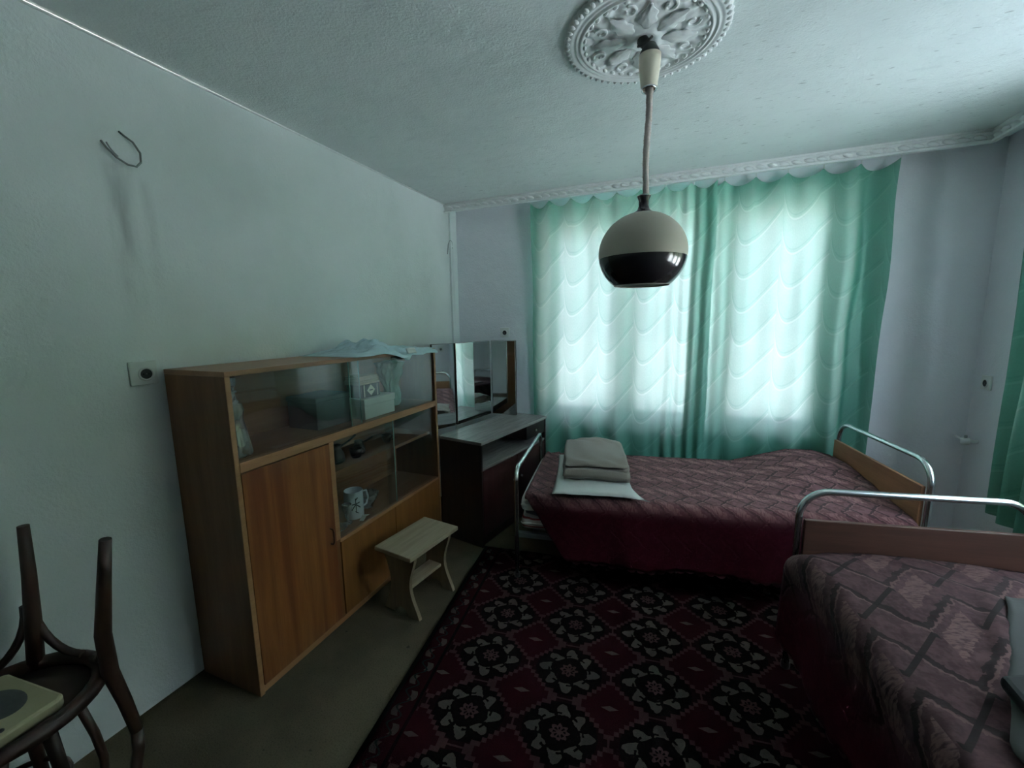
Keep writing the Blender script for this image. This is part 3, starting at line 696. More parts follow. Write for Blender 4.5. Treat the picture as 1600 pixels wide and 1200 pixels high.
# ------------------------------------------------------------------ dressing table with triple mirror
va = math.radians(10.5); vdir = Vector((math.sin(va), math.cos(va), 0)); vn = Vector((math.cos(va), -math.sin(va), 0))
vo = Vector((0.738, 2.402, 0))
van = thing('dressing_table', 'dark brown dressing table with open niche between the cabinet and the bed', 'dressing table', vo, -va)
# local: +y along the front, -x depth towards the wall
VL, VD, VH = 0.92, 0.37, 0.752
def vb(name, mat, x0, x1, y0, y1, z0, z1, par=None, bevel=0.002): return MB().box(x0, x1, y0, y1, z0, z1).ob(name, mat, par or van, bevel=bevel)
vb('table_top', 'dark_top', -VD, 0.004, -0.004, VL, VH-0.022, VH)
vb('side_panel', 'dark_wood', -VD, -0.002, 0, 0.018, 0, VH-0.022); vb('side_panel', 'dark_wood', -VD, -0.002, VL-0.022, VL-0.004, 0, VH-0.022)
vb('back_panel', 'dark_wood', -VD, -VD+0.008, 0.018, VL-0.022, 0.06, VH-0.022)
vb('niche_shelf', 'dark_top', -VD+0.008, -0.006, 0.018, VL-0.022, 0.548, 0.566)
vb('plinth', 'dark_wood', -0.04, -0.02, 0.018, VL-0.022, 0, 0.06)
vb('bottom_board', 'dark_wood', -VD+0.008, -0.02, 0.018, VL-0.022, 0.06, 0.076)
for y0, y1 in ((0.022, 0.455), (0.461, 0.892)):
    q = vb('door', 'dark_red', -0.022, -0.004, y0, y1, 0.078, 0.544)
    yk = y1-0.05 if y0 < 0.1 else y0+0.05
    MB().ball((0.004, yk, 0.36), 0.010, 0.010, 0.010, 10, 7).ob('knob', 'steel', q)
q = vb('drawer', 'dark_wood', -0.20, -0.004, 0.60, VL-0.026, 0.62, VH-0.024); MB().ball((0.004, 0.74, 0.67), 0.009, 0.009, 0.009, 10, 7).ob('knob', 'steel', q)
mir = thing('triple_mirror', 'frameless three panel mirror standing on the dressing table', 'mirror', (0.375, 3.0, VH))
MH = 0.635
def mpanel(p, q, name):
    p, q = Vector((p[0]-0.375, p[1]-3.0, 0)), Vector((q[0]-0.375, q[1]-3.0, 0)); t = (q-p).normalized(); n = Vector((t.y, -t.x, 0))
    b = MB().obox(p - n*0.018 + Vector((0, 0, 0.002)), q-p, n*0.017, (0, 0, MH)).ob(name, 'dark_wood', mir, bevel=0.001)
    MB().obox(p - n*0.001 + t*0.002 + Vector((0, 0, 0.004)), (q-p) - t*0.004, n*0.004, (0, 0, MH-0.004)).ob('mirror_glass', 'mirror', b, bevel=0.0015)
mpanel((0.347, 2.785), (0.425, 3.235), 'center_panel')
mpanel((0.430, 3.255), (0.655, 3.250), 'wing_panel')
mpanel((0.265, 2.585), (0.343, 2.765), 'wing_panel')

# ------------------------------------------------------------------ stool
so = Vector((0.495, 1.665, 0)); sa = math.radians(-8)
stl = thing('wooden_stool', 'small raw pine step stool with curved side boards before the cabinet', 'stool', (0.635, 1.805, 0), sa)
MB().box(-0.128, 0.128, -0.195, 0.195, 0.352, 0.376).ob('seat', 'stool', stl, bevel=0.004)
out = []
N = 22
for i in range(N+1):
    z = 0.352*i/N; t = i/N; w = 0.108 - 0.050*math.sin(PI*min(1, t*1.05))**1.3 + 0.018*(1-t); out.append((w, z))
outl = [(w, z) for w, z in out] + [(-w, z) for w, z in reversed(out)]
notch = [(-0.05, 0.0), (-0.035, 0.03), (0.0, 0.042), (0.035, 0.03), (0.05, 0.0)]
outl = outl[:] + notch
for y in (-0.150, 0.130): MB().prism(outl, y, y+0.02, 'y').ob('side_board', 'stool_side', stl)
MB().box(-0.045, 0.045, -0.130, 0.130, 0.135, 0.153).ob('stretcher', 'stool', stl, bevel=0.002)
for y in (-0.130, 0.108): MB().box(-0.05, 0.05, y, y+0.022, 0.326, 0.352).ob('batten', 'stool_side', stl, bevel=0.002)

# ------------------------------------------------------------------ beds
def bed(label, loc, rz, L, Wd, z_head, z_foot, head_at, pm='plank'):
    """local: x along the length (0..L), y across (0..Wd)"""
    b = thing('metal_bed', label, 'bed', loc, rz, 'tubular metal beds')
    def rail(x, z, r, name):
        pts = [(x, 0, 0.0), (x, 0, z*0.5)] + arc((r, z-r), r, PI, PI/2, 8, 'yz', x) + arc((Wd-r, z-r), r, PI/2, 0, 8, 'yz', x) + [(x, Wd, z*0.5), (x, Wd, 0.0)]
        return MB().tube(pts, 0.0135, 12).ob(name, 'chrome', b)
    xh, xf = (L, 0) if head_at else (0, L)
    hr = rail(xh, z_head, 0.11, 'head_rail'); rail(xf, z_foot, 0.07, 'foot_rail')
    s = -1 if head_at else 1
    MB().box(min(xh+s*0.012, xh+s*0.030), max(xh+s*0.012, xh+s*0.030), 0.012, Wd-0.012, 0.42, z_head-0.115).ob('headboard', pm, b, bevel=0.003)
    for y in (0.004, Wd-0.034): MB().box(0.0, L, y, y+0.03, 0.255, 0.285).ob('side_rail', 'steel', b, bevel=0.002)
    for k in range(9): MB().box(0.1+k*(L-0.2)/8-0.02, 0.1+k*(L-0.2)/8+0.02, 0.034, Wd-0.034, 0.262, 0.27).ob('base_strap', 'steel', b)
    for y in (0, Wd):
        for x in (0, L): MB().lathe([(0.0, 0.0005), (0.018, 0.0005), (0.018, 0.03), (0.0145, 0.034)], 12, (x, y)).ob('foot_cap', 'black', b)
    return b
def cushionbox(x0, x1, y0, y1, z0, z1, seed, r=0.03):
    m = MB()
    def fn(u, v):
        a = 2*PI*v; c, s_ = math.cos(a), math.sin(a)
        sy = math.copysign(abs(c)**0.35, c); sz = math.copysign(abs(s_)**0.5, s_)
        e = min(1.0, (min(u, 1-u)*(x1-x0)/r)) if 0 < u < 1 else 0
        e = math.sqrt(max(0, 1-(1-e)**2))
        f = 1 - (1-e)*r/((y1-y0)/2); fz = 1-(1-e)*0.45
        if u in (0, 1): f *= 0.999
        x = x0+(x1-x0)*u
        return (x, (y0+y1)/2+sy*(y1-y0)/2*f, (z0+z1)/2+sz*(z1-z0)/2*fz + 0.006*nz(x*6, sy*2+seed, sz*2))
    nu = 40
    def un(u):  # denser at ends
        return 0.5-0.5*math.cos(PI*u)
    m.grid(lambda u, v: fn(un(u) if 0 < u < 1 else u, v), nu, 32)
    n = 33
    m.f.append(tuple(range(0, 32))); m.f.append(tuple(len(m.v)-33+k for k in range(31, -1, -1))); m.sm += [True, True]
    return m
def spread(L, Wd, ztop, hem, t_back, x0, x1, seed, amp=0.006, wrinkle=None, out0=0.04, kf=lambda x: 1.0):
    """cover: fn of s (x) and arclength t from the far edge over the top and down the near side (y=0 side)"""
    def fn(u, v):
        x = x0+(x1-x0)*u; h = hem(x); r = 0.02+0.04*kf(x); out = out0*kf(x)
        topw = Wd + out - r; drop = max(0.004, ztop(x, 0)-r-h); tot = t_back + topw + r*PI/2 + drop; t = tot*v
        if t < t_back:
            y = Wd+0.008; z = ztop(x, Wd) - (t_back-t) + 0.0
        elif t < t_back+topw:
            y = Wd+0.008 - (t-t_back); z = ztop(x, y) + amp*nz(x*5+seed, y*6, 0.3) + amp*0.6*nz(x*15, y*13, seed)
            if t - t_back < 0.05: z -= 0.02*(1-(t-t_back)/0.05)**2
            if wrinkle: z += wrinkle(x, y)
        elif t < t_back+topw+r*PI/2:
            a = (t-t_back-topw)/r; y = r-out - r*math.sin(a) + 0.008; z = ztop(x, 0) - r + r*math.cos(a)
        else:
            k = t-t_back-topw-r*PI/2; kk = k/0.35
            y = -out + 0.008 + kk*(0.018*math.sin(x*11+seed) + 0.02*nz(x*4, seed)) - 0.012*kk; z = ztop(x, 0)-r-k
        return (x, y, z)
    def uvf(u, v):
        x = x0+(x1-x0)*u; h = hem(x); r = 0.02+0.04*kf(x); out = out0*kf(x); topw = Wd+out-r; drop = max(0.004, ztop(x, 0)-r-h); return (x, (t_back+topw+r*PI/2+drop)*v)
    return MB().grid(fn, 120, 80, uvf)

# bed under the window
B1 = Vector((1.08, 2.17, 0.0105)); A1 = math.radians(8.5); L1, W1 = 2.0, 0.84
bed1 = bed('tubular bed along the window wall with mauve zigzag cover', B1, A1, L1, W1, 0.85, 0.68, True)
frm1 = Matrix.Translation(B1) @ Matrix.Rotation(A1, 4, 'Z')
def in1(o): o.location = B1; o.rotation_euler = (0, 0, A1); return o
lm = thing('mattress', 'striped ticking mattress, lower of the two on the window bed', 'mattress', B1, A1); cushionbox(0.02, L1-0.04, 0.012, W1-0.01, 0.286, 0.395, 1).ob('body', 'stripe_mattress', lm)
MB().tube([(0.022, 0.03, 0.345)] + [(0.03+0.05*k, 0.010, 0.345+0.004*math.sin(k)) for k in range(8)], 0.004, 6).ob('piping', 'linen', lm)
um = thing('mattress', 'white mattress, upper of the two on the window bed', 'mattress', B1, A1); cushionbox(0.02, L1-0.04, 0.012, W1-0.01, 0.402, 0.510, 2).ob('body', 'linen', um)
MB().tube([(0.022, 0.03, 0.455)] + [(0.03+0.05*k, 0.010, 0.455+0.004*math.cos(k)) for k in range(8)], 0.004, 6).ob('piping', 'linen', um)
zt1 = lambda x, y: 0.526 + 0.028*x/L1 + 0.10*max(0, min(1, (x-1.35)/0.35))*max(0, min(1, (y-0.0)/0.6))*(0.6+0.4*min(1, max(0, (L1-x)/0.15)))
kf1 = lambda x: max(0.0, min(1.0, (x-0.05)/0.25))
def hem1(x):
    k = kf1(x); return 0.515 - 0.355*k + 0.03*max(0, (x-0.5)) + 0.009*abs(math.sin(x*34)) + 0.012*nz(x*6, 4.0)
cov = thing('bedspread', 'mauve zigzag bedspread with crimson hanging side on the window bed', 'bedspread', B1, A1, 'zigzag bedspreads')
spread(L1, W1, zt1, hem1, 0.14, 0.05, L1-0.034, 3.0, kf=kf1).ob('cloth', 'spread_far', cov, solid=0.004, normals=False)
def scallops(L, hem, par, x0, x1, outy, mat):
    src = None; n = int((x1-x0)/0.05)
    for k in range(n):
        x = x0+(k+0.5)*(x1-x0)/n; zz = hem(x)
        if src is None:
            src = MB().prism([(-0.025, 0.004), (-0.02, -0.010), (0, -0.018), (0.02, -0.010), (0.025, 0.004)], 0.0, 0.003, 'y').ob('hem_scallop', mat, par); o = src
        else: o = share(src, par)
        o.location = (x, outy(x), zz)
crim_plain = plain('crimson_edging', (0.045, 0.004, 0.009), 0.85, var=0.2, scale=60)
def oy1(x):
    kk = max(0.0, (zt1(x, 0)-0.06-hem1(x)))/0.35; return -0.04+0.008+kk*(0.018*math.sin(x*11+3.0)+0.02*nz(x*4, 3.0))-0.012*kk
scallops(L1, hem1, cov, 0.33, L1-0.04, oy1, crim_plain)

# bed in the right foreground: local x runs towards the camera
B2 = Vector((2.43, 1.97, 0.0105)); A2 = math.radians(11.0)-PI/2; L2, W2 = 1.88, 0.80
# y across must run to the right wall: local y = rotate(+90) of local x -> (cos11, sin11)
bed2 = bed('tubular bed in the right foreground with plank headboard', B2, A2, L2, W2, 0.825, 0.66, False, 'plank_shaded')
m2 = thing('mattress', 'mattress hidden under the foreground bed cover', 'mattress', B2, A2); cushionbox(0.04, L2-0.02, 0.012, W2-0.01, 0.286, 0.52, 5, 0.05).ob('body', 'linen', m2)
MB().tube([(0.05+0.2*k, 0.008, 0.40) for k in range(9)], 0.004, 6).ob('piping', 'linen', m2)
zt2 = lambda x, y: 0.545 + 0.05*math.exp(-((x-0.25)/0.3)**2)*(1-0.6*y/W2) + 0.02*math.sin(x*2+1) - 0.05*max(0, (y-0.5))*(1-x/2) - 0.05*max(0, 0.12-x)/0.12*max(0,(0.25-y))/0.25
def hem2(x): return 0.17 + 0.015*abs(math.sin(x*31)) + 0.02*nz(x*5, 9.0)
def wr2(x, y):
    w = 0
    for (a, b, c, s_, wd, ln) in ((0.55, 0.30, 0.9, 0.020, 0.030, 0.30), (0.35, 0.42, 0.95, 0.012, 0.03, 0.25), (0.8, 0.25, 0.8, 0.014, 0.03, 0.3), (1.0, 0.5, 1.0, 0.012, 0.035, 0.3)):
        dx, dy = x-a, y-b; p = dx*math.cos(c)+dy*math.sin(c); q = -dx*math.sin(c)+dy*math.cos(c)
        w += s_*math.exp(-(q/ln)**2)*(math.exp(-(p/wd)**2) - 0.7*math.exp(-((p-0.05)/wd)**2))
    return w
cov2 = thing('bedspread', 'mauve and grey zigzag bedspread on the right foreground bed', 'bedspread', B2, A2, 'zigzag bedspreads')
spread(L2, W2, zt2, hem2, 0.15, 0.036, L2-0.03, 6.0, amp=0.009, wrinkle=wr2, out0=0.06).ob('cloth', 'spread_near', cov2, solid=0.004, normals=False)
def oy2(x):
    kk = max(0.0, (zt2(x, 0)-0.06-hem2(x)))/0.35; return -0.06+0.008+kk*(0.018*math.sin(x*11+6.0)+0.02*nz(x*4, 6.0))-0.012*kk
scallops(L2, hem2, cov2, 0.06, L2-0.04, oy2, crim_plain)

# grey sheet and dark strap at the right picture edge
sh = thing('grey_sheet', 'plain grey sheet edge at the lower right corner of the picture', 'sheet', B2, A2)
def shf(u, v):
    x = 0.30 + 0.75*u; y0 = 0.49 - 0.60*u*0.95 if u < 0.72 else 0.08; y0 = max(y0, 0.04); y = y0 + (0.775-y0)*v + 0.01*nz(u*6, v*4)
    return (x, y, zt2(x, y) + 0.022 + 0.006*nz(u*7, v*6, 2))
MB().grid(shf, 30, 18).ob('cloth', plain('grey_sheet', (0.048, 0.052, 0.048), 0.9, var=0.1, scale=80), sh, solid=0.006)
bgx = thing('black_bag', 'black cloth bag lying on the grey sheet at the right picture edge', 'bag', B2, A2)
MB().prism([(0.685, 0.172), (0.665, 0.25), (0.60, 0.46), (0.78, 0.50), (0.80, 0.20), (0.785, 0.15)], 0.597, 0.632, 'z').ob('body', plain('black_cloth', (0.012, 0.014, 0.013), 0.9), bgx, bevel=0.012)
MB().tube([(0.66, 0.27, 0.636), (0.655, 0.35, 0.640), (0.64, 0.44, 0.636)], 0.006, 8).ob('strap', 'black', bgx)

# pillow and folded blanket
def pillowmesh(w, l, h, seed, spike=0.0):
    def fn(u, v, sgn):
        a, b = 2*u-1, 2*v-1
        e = (max(0, 1-abs(a)**3.2)*max(0, 1-abs(b)**3.2))**0.55
        px, py = a*w/2*(1-0.05*(1-b*b)), b*l/2*(1-0.05*(1-a*a))
        if spike and a > 0 and b < 0: py -= spike*0.6*(a*abs(b))**6; px += spike*(a*abs(b))**6
        z = h/2 + sgn*e*h/2*(1+0.15*nz(u*4+seed, v*5)) + 0.003*nz(u*12, v*12, seed)
        return (px, py, z if sgn > 0 else max(0.001, z))
    m = MB(); m.grid(lambda u, v: fn(u, v, 1), 26, 30); m.grid(lambda u, v: fn(u, v, -1), 26, 30); return m
PW = frm1 @ Vector((0.42, 0.33, 0.530))
pil = thing('pillow', 'flat white pillow lying under the folded blanket on the bed', 'pillow', PW, A1+math.radians(4))
pillowmesh(0.46, 0.72, 0.075, 2, 0.07).ob('pillowcase', 'linen', pil)
MB().tube([(-0.20+0.4*k/10, -0.345+0.004*math.sin(k*2), 0.037) for k in range(11)], 0.004, 6).ob('seam', 'linen', pil)
BL = frm1 @ Vector((0.43, 0.42, 0.603))
bl = thing('folded_blanket', 'folded taupe wool blanket on top of the white pillow', 'blanket', BL, A1+math.radians(5))
def fold_layer(z0, w, l, h, seed, name):
    m = MB()
    def fn(u, v):
        # closed rounded cross-section in (y,z), swept over x
        a = 2*PI*v; c, s_ = math.cos(a), math.sin(a)
        y = math.copysign(abs(c)**0.3, c)*l/2; z = math.copysign(abs(s_)**0.7, s_)*h/2
        x = -w/2+w*u; e = min(u, 1-u)
        sag = 0.008*math.sin(3*x/w*2+seed)
        k = 1-0.10*max(0, 0.06-e)/0.06
        return (x+0.012*nz(y*6, seed, z*9)*(2*u-1), y*k+0.008*nz(x*8, seed+2), z0+h/2+z*(0.97+0.03*k)+sag*(0.5+z/h)+(0.020*nz(x*4, y*4+seed)+0.012*nz(x*3+seed, y*14+x*9)+0.005*nz(x*18, y*18))*(1 if z > 0 else 0.25))
    m.grid(fn, 28, 40); m.f.append(tuple(range(40))); m.f.append(tuple(len(m.v)-41+k for k in range(39, -1, -1))); m.sm += [False, False]
    return m.ob(name, 'blanket', bl)
fold_layer(0.0, 0.40, 0.60, 0.034, 1, 'fold_layer'); fold_layer(0.034, 0.39, 0.57, 0.032, 4, 'fold_layer'); fold_layer(0.066, 0.375, 0.585, 0.03, 8, 'fold_layer')
MB().grid(lambda u, v: (-0.19+0.38*u, -0.305+0.03*math.sin(PI*v)*-1, 0.002+0.064*v+0.008*math.sin(u*5)+0.006*nz(u*6, v*3)), 16, 8).ob('rolled_edge', 'blanket', bl, solid=0.01)

# ------------------------------------------------------------------ ceiling rosette and pendant lamp
RC = (1.775, 1.73)
ros = thing('ceiling_rosette', 'round white plaster rosette with leaf ornament on the ceiling', 'rosette', (RC[0], RC[1], CZ))
def rosf(u, v):
    a = 2*PI*u; r = 0.285*v
    h = 0.010 + 0.010*math.exp(-((r-0.045)/0.02)**2) + 0.009*math.exp(-((r-0.225)/0.007)**2) + 0.007*math.exp(-((r-0.243)/0.005)**2) + 0.006*math.exp(-((r-0.262)/0.012)**2)
    if r < 0.21: h += 0.006*nz(math.cos(a)*r*30, math.sin(a)*r*30, 1) + 0.004*math.cos(24*a)*math.exp(-((r-0.195)/0.012)**2)
    rr = r*(1+0.012*math.cos(60*a)*(v > 0.97))
    if v == 1: h = 0.0
    return (rr*math.cos(a), rr*math.sin(a), -h)
MB().grid(rosf, 240, 60).ob('disc', 'gypsum', ros)
bsrc = MB().ball((0, 0, 0), 0.011, 0.0075, 0.008, 8, 6).ob('rim_bead', 'gypsum', ros)
for k in range(60):
    o = bsrc if k == 0 else share(bsrc, ros); a = 2*PI*k/60; o.location = (0.274*math.cos(a), 0.274*math.sin(a), -0.012); o.rotation_euler = (0, 0, a)
def leaf(u, v):
    t = v; w = 0.030*math.sin(PI*min(1, t*1.02))**0.8*(1+0.18*math.cos(18*t)); x = 0.055+0.125*t; y = (2*u-1)*w
    return (x, y, -(0.011+0.007*math.sin(PI*t)*(1-0.6*abs(2*u-1)**1.5)+0.004*t*(1-abs(2*u-1))+0.0015*math.cos(14*(abs(2*u-1)+t))))
lsrc = MB().grid(leaf, 10, 16).ob('acanthus_leaf', 'gypsum', ros, solid=0.003)
for k in range(8):
    o = lsrc if k == 0 else share(lsrc, ros); o.rotation_euler = (0, 0, 2*PI*k/8+0.2)
def curl(k):
    return [(0.165+0.026*math.cos(q)*(1-q/9), 0.026*math.sin(q)*(1-q/9), -0.0125) for q in [0.4*j for j in range(15)]]
csrc = MB().tube(curl(0), 0.005, 6).ob('scroll', 'gypsum', ros)
for k in range(8):
    o = csrc if k == 0 else share(csrc, ros); o.rotation_euler = (0, 0, 2*PI*(k+0.5)/8+0.2)
ssrc = MB().ball((0.212, 0, -0.012), 0.007, 0.011, 0.008, 8, 6).ob('egg', 'gypsum', ros)
for k in range(36):
    o = ssrc if k == 0 else share(ssrc, ros); o.rotation_euler = (0, 0, 2*PI*k/36)

PX, PY = 1.792, 1.716
lamp = thing('pendant_lamp', 'round cream and dark brown pendant lamp hanging from the ceiling rosette', 'lamp', (PX, PY, 1.674))
lz = lambda z: z-1.674
MB().tube([(-0.02, 0.01, lz(CZ-0.012)), (-0.022, 0.008, lz(2.535)), (-0.012, 0, lz(2.52)), (0.0, 0, lz(2.50))], [0.018, 0.02, 0.018, 0.014], 12).ob('taped_hook', 'black', lamp)
MB().tube([(-0.03, 0.01, lz(2.53)), (-0.035, 0.0, lz(2.515)), (-0.02, -0.018, lz(2.505)), (0.0, -0.02, lz(2.515)), (0.012, -0.01, lz(2.53))], 0.005, 8).ob('tape_loop', 'black', lamp)
MB().lathe([(0.010, lz(2.515)), (0.020, lz(2.512)), (0.033, lz(2.488)), (0.036, lz(2.475))], 24, (0.005, 0)).ob('cup_cap', 'black', lamp)
MB().lathe([(0.034, lz(2.478)), (0.0385, lz(2.476)), (0.037, lz(2.44)), (0.029, lz(2.372)), (0.026, lz(2.366)), (0.022, lz(2.368)), (0.024, lz(2.372))], 28, (0.006, 0)).ob('pulley_cup', 'cup', lamp)
MB().lathe([(0.026, lz(2.372)), (0.0285, lz(2.366)), (0.026, lz(2.361)), (0.022, lz(2.364))], 28, (0.006, 0)).ob('cup_ring', 'silver_foil', lamp)
pts, rr = [], []
for k in range(90):
    t = k/89; z = 2.40-(2.40-1.995)*t; pts.append((0.006+0.003*math.sin(t*7)+0.0006*math.sin(t*60), 0.0007*math.cos(t*60), lz(z))); rr.append(0.0115+0.0008*math.sin(t*240))
    if t < 0.12: rr[-1] *= 1.2
MB().tube(pts, rr, 12).ob('coiled_cord', 'cord', lamp)
MB().lathe([(0.008, lz(2.000)), (0.024, lz(2.003)), (0.0255, lz(1.999)), (0.019, lz(1.986)), (0.018, lz(1.966)), (0.024, lz(1.950)), (0.044, lz(1.937)), (0.048, lz(1.932))], 36).ob('neck', 'lamp_dark', lamp)
MB().lathe([(0.0235, lz(2.003)), (0.0262, lz(2.0005)), (0.0235, lz(1.998))], 36).ob('neck_ring', 'silver_foil', lamp)
RS, ZC = 0.163, 1.792
def sph(a0, a1, r, n):
    o = []
    for i in range(n+1):
        a = a0+(a1-a0)*i/n; o.append((r*math.cos(a), lz(ZC+r*0.93*math.sin(a))))
    return o
at = math.acos(0.048/RS); ab = -math.asin(0.118/(RS*0.93))
up = MB().lathe(sph(at, -0.12, RS, 18), 56).ob('shade_upper', 'lamp_cream', lamp)
lo = MB().lathe(sph(-0.12, ab, RS, 14), 56).ob('shade_lower', 'lamp_dark', lamp)
MB().lathe(sph(at, ab, RS-0.003, 26), 56).ob('shade_lining', 'lamp_white', lamp)
rb = RS*math.cos(ab); zb = lz(ZC+RS*0.93*math.sin(ab))
MB().lathe([(rb-0.003, zb+0.001), (rb-0.0015, zb-0.0015), (rb+0.0008, zb), (rb-0.0015, zb+0.002)], 56).ob('shade_rim', 'lamp_cream', lamp)
MB().lathe([(0.018, lz(1.93)), (0.020, lz(1.88)), (0.018, lz(1.875))], 20).ob('bulb_socket', 'black', lamp)

# ------------------------------------------------------------------ sockets, wires, valve
def socket(label, loc, rz, s=0.08, double=False):
    """local: plate in the y-z plane facing +x"""
    d = thing('wall_socket', label, 'socket', loc, rz, 'white wall sockets'); w = s
    MB().box(0.0005, 0.010, -w/2, w/2, -s/2, s/2).ob('plate', 'white_plastic', d, bevel=0.003)
    ringp = [(0.0, 0.011), (0.020, 0.011), (0.021, 0.014), (0.026, 0.014), (0.027, 0.010)]
    q = MB().lathe(ringp, 24).ob('socket_ring', 'white_plastic', d); q.rotation_euler = (0, PI/2, 0); q.location = (0.001, 0.006 if double else 0, -0.003)
    w1 = MB().lathe([(0.0, 0.0115), (0.019, 0.0115), (0.0195, 0.0122)], 20).ob('well', 'grey_dark', q)
    for y in (-0.009, 0.009): MB().ball((0, y, 0.0125), 0.0035, 0.0035, 0.001, 8, 4).ob('pin_hole', 'black', q)
    MB().ball((0, 0, 0.0125), 0.003, 0.003, 0.0012, 8, 4).ob('screw', 'steel', q)
    return d
s1 = socket('white wall socket on the left wall just left of the cabinet', (0.0, 0.955, 1.363), 0, 0.092, True)
s2 = socket('white wall socket on the back wall above the triple mirror', (0.478, BY, 1.452), -PI/2, 0.085)
s3 = socket('white wall socket on the right wall beside the far curtain', (RX, 3.318, 1.148), PI, 0.085)
d = thing('wall_wire', 'grey wire loop sticking out of the left wall above the socket', 'wire', (0.0, 0.985, 2.19), 0, 'loose wall wires')
MB().tube([(0.002, -0.055, 0.01), (0.02, -0.050, -0.015), (0.03, -0.030, -0.042), (0.035, 0.0, -0.058), (0.032, 0.028, -0.056), (0.028, 0.046, -0.035), (0.024, 0.050, 0.0), (0.015, 0.035, 0.035), (0.010, 0.012, 0.05), (0.002, 0.002, 0.062)], 0.0035, 8).ob('cable', 'wire', d)
MB().tube([(0.002, -0.04, 0.01), (0.014, -0.038, -0.01), (0.02, -0.030, -0.025), (0.022, -0.02, -0.035)], 0.0025, 6).ob('second_core', 'wire_pale', d)
d = thing('wall_wire', 'small wire hook high on the left wall by the far corner', 'wire', (0.0, 3.335, 2.22), 0, 'loose wall wires')
MB().tube([(0.002, -0.03, -0.08), (0.012, -0.03, 0.0), (0.018, -0.02, 0.03), (0.02, 0.0, 0.042), (0.02, 0.022, 0.03), (0.018, 0.03, 0.0), (0.014, 0.028, -0.02)], 0.003, 8).ob('cable', 'wire_pale', d)
MB().ball((0.015, 0.028, -0.02), 0.007, 0.007, 0.012, 8, 6).ob('cable_end', 'wire', d)
d = thing('pipe_valve', 'small white pipe valve low on the right wall beside the curtain', 'valve', (RX, 3.33, 0.785))
MB().tube([(0.0, 0, 0), (-0.05, 0, 0)], 0.012, 12).ob('pipe', 'white_plastic', d)
MB().lathe([(0, -0.02), (0.020, -0.02), (0.022, -0.01), (0.022, 0.012), (0.015, 0.02), (0, 0.02)], 16, (-0.055, 0)).ob('valve_body', 'white_plastic', d)
MB().tube([(-0.055, 0, 0.02), (-0.055, 0, 0.035)], 0.007, 10).ob('spindle', 'steel', d)
MB().tube([(-0.055, 0.0, 0.0), (-0.055, 0.05, 0.002), (-0.055, 0.105, 0.006)], 0.007, 10).ob('branch_pipe', 'white_plastic', d)

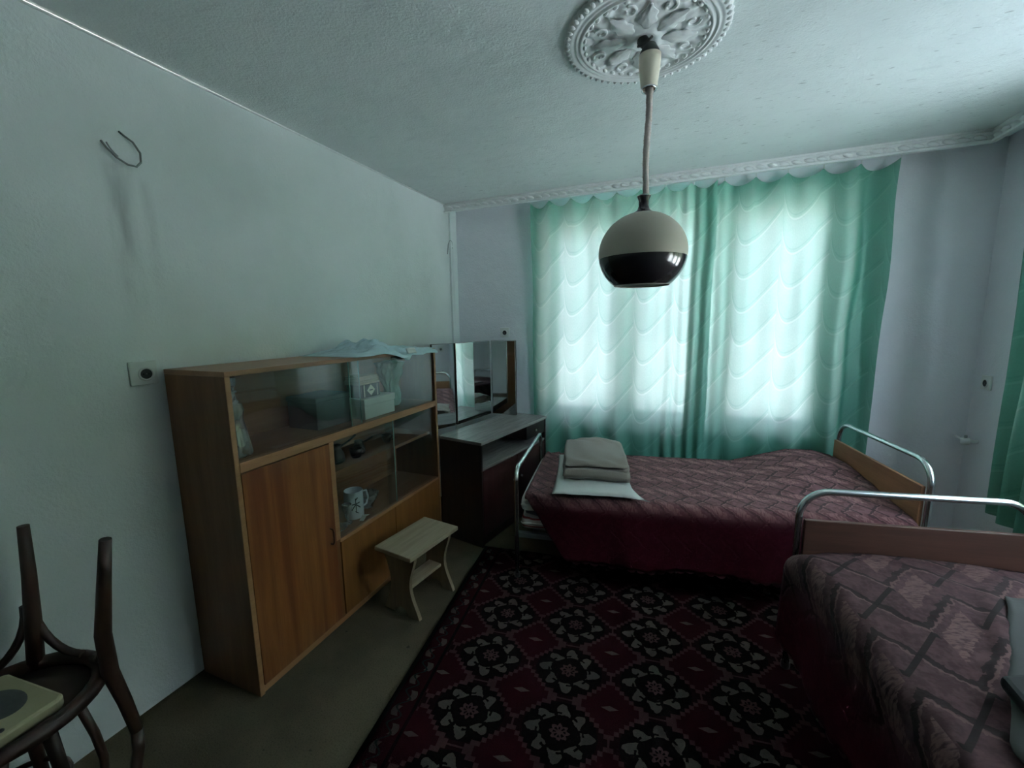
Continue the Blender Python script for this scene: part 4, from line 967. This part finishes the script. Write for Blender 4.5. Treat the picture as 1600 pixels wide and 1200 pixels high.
# ------------------------------------------------------------------ bentwood chairs stacked seat to seat
def chair(label, loc, rot, group):
    """local upright: back towards +x"""
    c = thing('bentwood_chair', label, 'chair', loc, 0, group, rot)
    ring = [(0.195*math.cos(2*PI*k/32)*(1.0 if math.cos(2*PI*k/32) < 0 else 0.93), 0.195*math.sin(2*PI*k/32), 0.445) for k in range(32)]
    MB().tube(ring, 0.021, 10, closed=True).ob('seat_ring', 'bent', c)
    m = MB().lathe([(0, 0.468), (0.10, 0.464), (0.185, 0.467), (0.19, 0.458), (0.10, 0.455), (0, 0.459)], 32); m.ob('seat', 'seat', c)
    for sy in (-1, 1):
        # front leg (away from the back)
        MB().tube([(-0.150, sy*0.165, 0), (-0.148, sy*0.157, 0.15), (-0.145, sy*0.145, 0.30), (-0.14, sy*0.130, 0.455)], [0.014, 0.017, 0.020, 0.021], 10).ob('leg', 'bent', c)
        # rear leg running on into the back hoop
        half = [(0.200, sy*0.175, 0), (0.172, sy*0.168, 0.15), (0.148, sy*0.160, 0.30), (0.140, sy*0.165, 0.43), (0.155, sy*0.180, 0.54), (0.170, sy*0.19, 0.65)]
        MB().tube(half, [0.014, 0.017, 0.020, 0.021, 0.018, 0.016], 10).ob('rear_leg', 'bent', c)
        # bent braces in the angle between leg and seat
        def brace(p, q):
            pts = []
            for k in range(9):
                t = k/8; a = t*PI/2; x = p[0]+(q[0]-p[0])*(1-math.cos(a)); y = p[1]+(q[1]-p[1])*(1-math.cos(a)); z = p[2]+(q[2]-p[2])*math.sin(a); pts.append((x, y, z))
            MB().tube(pts, 0.0115, 8).ob('brace', 'bent', c)
        brace((-0.150, sy*0.150, 0.255), (-0.02, sy*0.185, 0.425)); brace((0.148, sy*0.160, 0.255), (0.03, sy*0.185, 0.425))
        brace((-0.165, sy*0.140, 0.255), (-0.19, sy*0.03, 0.425))
    hoop = [(0.170, 0.19, 0.65)] + [(0.170+0.03*math.sin(PI*k/12), 0.19*math.cos(PI*k/12), 0.65+0.22*math.sin(PI*k/12)) for k in range(1, 12)] + [(0.170, -0.19, 0.65)]
    MB().tube(hoop, 0.016, 10).ob('back_hoop', 'bent', c)
    inner = [(0.170, 0.075, 0.455), (0.170, 0.095, 0.56), (0.170, 0.105, 0.65)] + [(0.170+0.022*math.sin(PI*k/8), 0.105*math.cos(PI*k/8), 0.65+0.12*math.sin(PI*k/8)) for k in range(1, 8)] + [(0.170, -0.105, 0.65), (0.170, -0.095, 0.56), (0.170, -0.075, 0.455)]
    MB().tube(inner, 0.011, 8).ob('inner_hoop', 'bent', c)
    return c
chair('dark bentwood chair upside down with its legs pointing up by the left wall', (0.27, 0.395, 0.945), (PI, 0, 0.10), None)
d = thing('round_stool', 'round dark wooden stool carrying the upturned bentwood chair', 'stool', (0.215, 0.395, 0))
MB().lathe([(0, 0.474), (0.135, 0.474), (0.142, 0.468), (0.142, 0.45), (0.135, 0.444), (0, 0.444)], 32).ob('seat', 'bent', d)
for k in range(4):
    a_ = PI/4+k*PI/2; c_, s_ = math.cos(a_), math.sin(a_)
    MB().tube([(0.13*c_, 0.13*s_, 0.0), (0.09*c_, 0.09*s_, 0.446)], [0.014, 0.018], 10).ob('leg', 'bent', d)
MB().tube([(0.112*math.cos(2*PI*k/24), 0.112*math.sin(2*PI*k/24), 0.20) for k in range(24)], 0.008, 8, closed=True).ob('ring_stretcher', 'bent', d)
d = thing('plastic_tray', 'cream plastic tray with dark oval inset lying on the upturned chair', 'tray', (0.262, 0.388, 0.4915), 0.12)
MB().prism([(-0.13, -0.075), (0.10, -0.085), (0.135, -0.07), (0.14, 0.06), (0.125, 0.075), (-0.12, 0.08), (-0.135, 0.07)], 0.0, 0.035, 'z').ob('body', 'old_plastic', d, bevel=0.008)
MB().lathe([(0, 0.0362), (0.055, 0.0362), (0.058, 0.0352)], 32, (0, 0)).ob('oval_inset', 'grey_dark', d).scale = (1.35, 0.85, 1)
MB().ball((0.115, -0.045, 0.036), 0.009, 0.008, 0.004, 10, 6).ob('hole_plug', 'black', d)
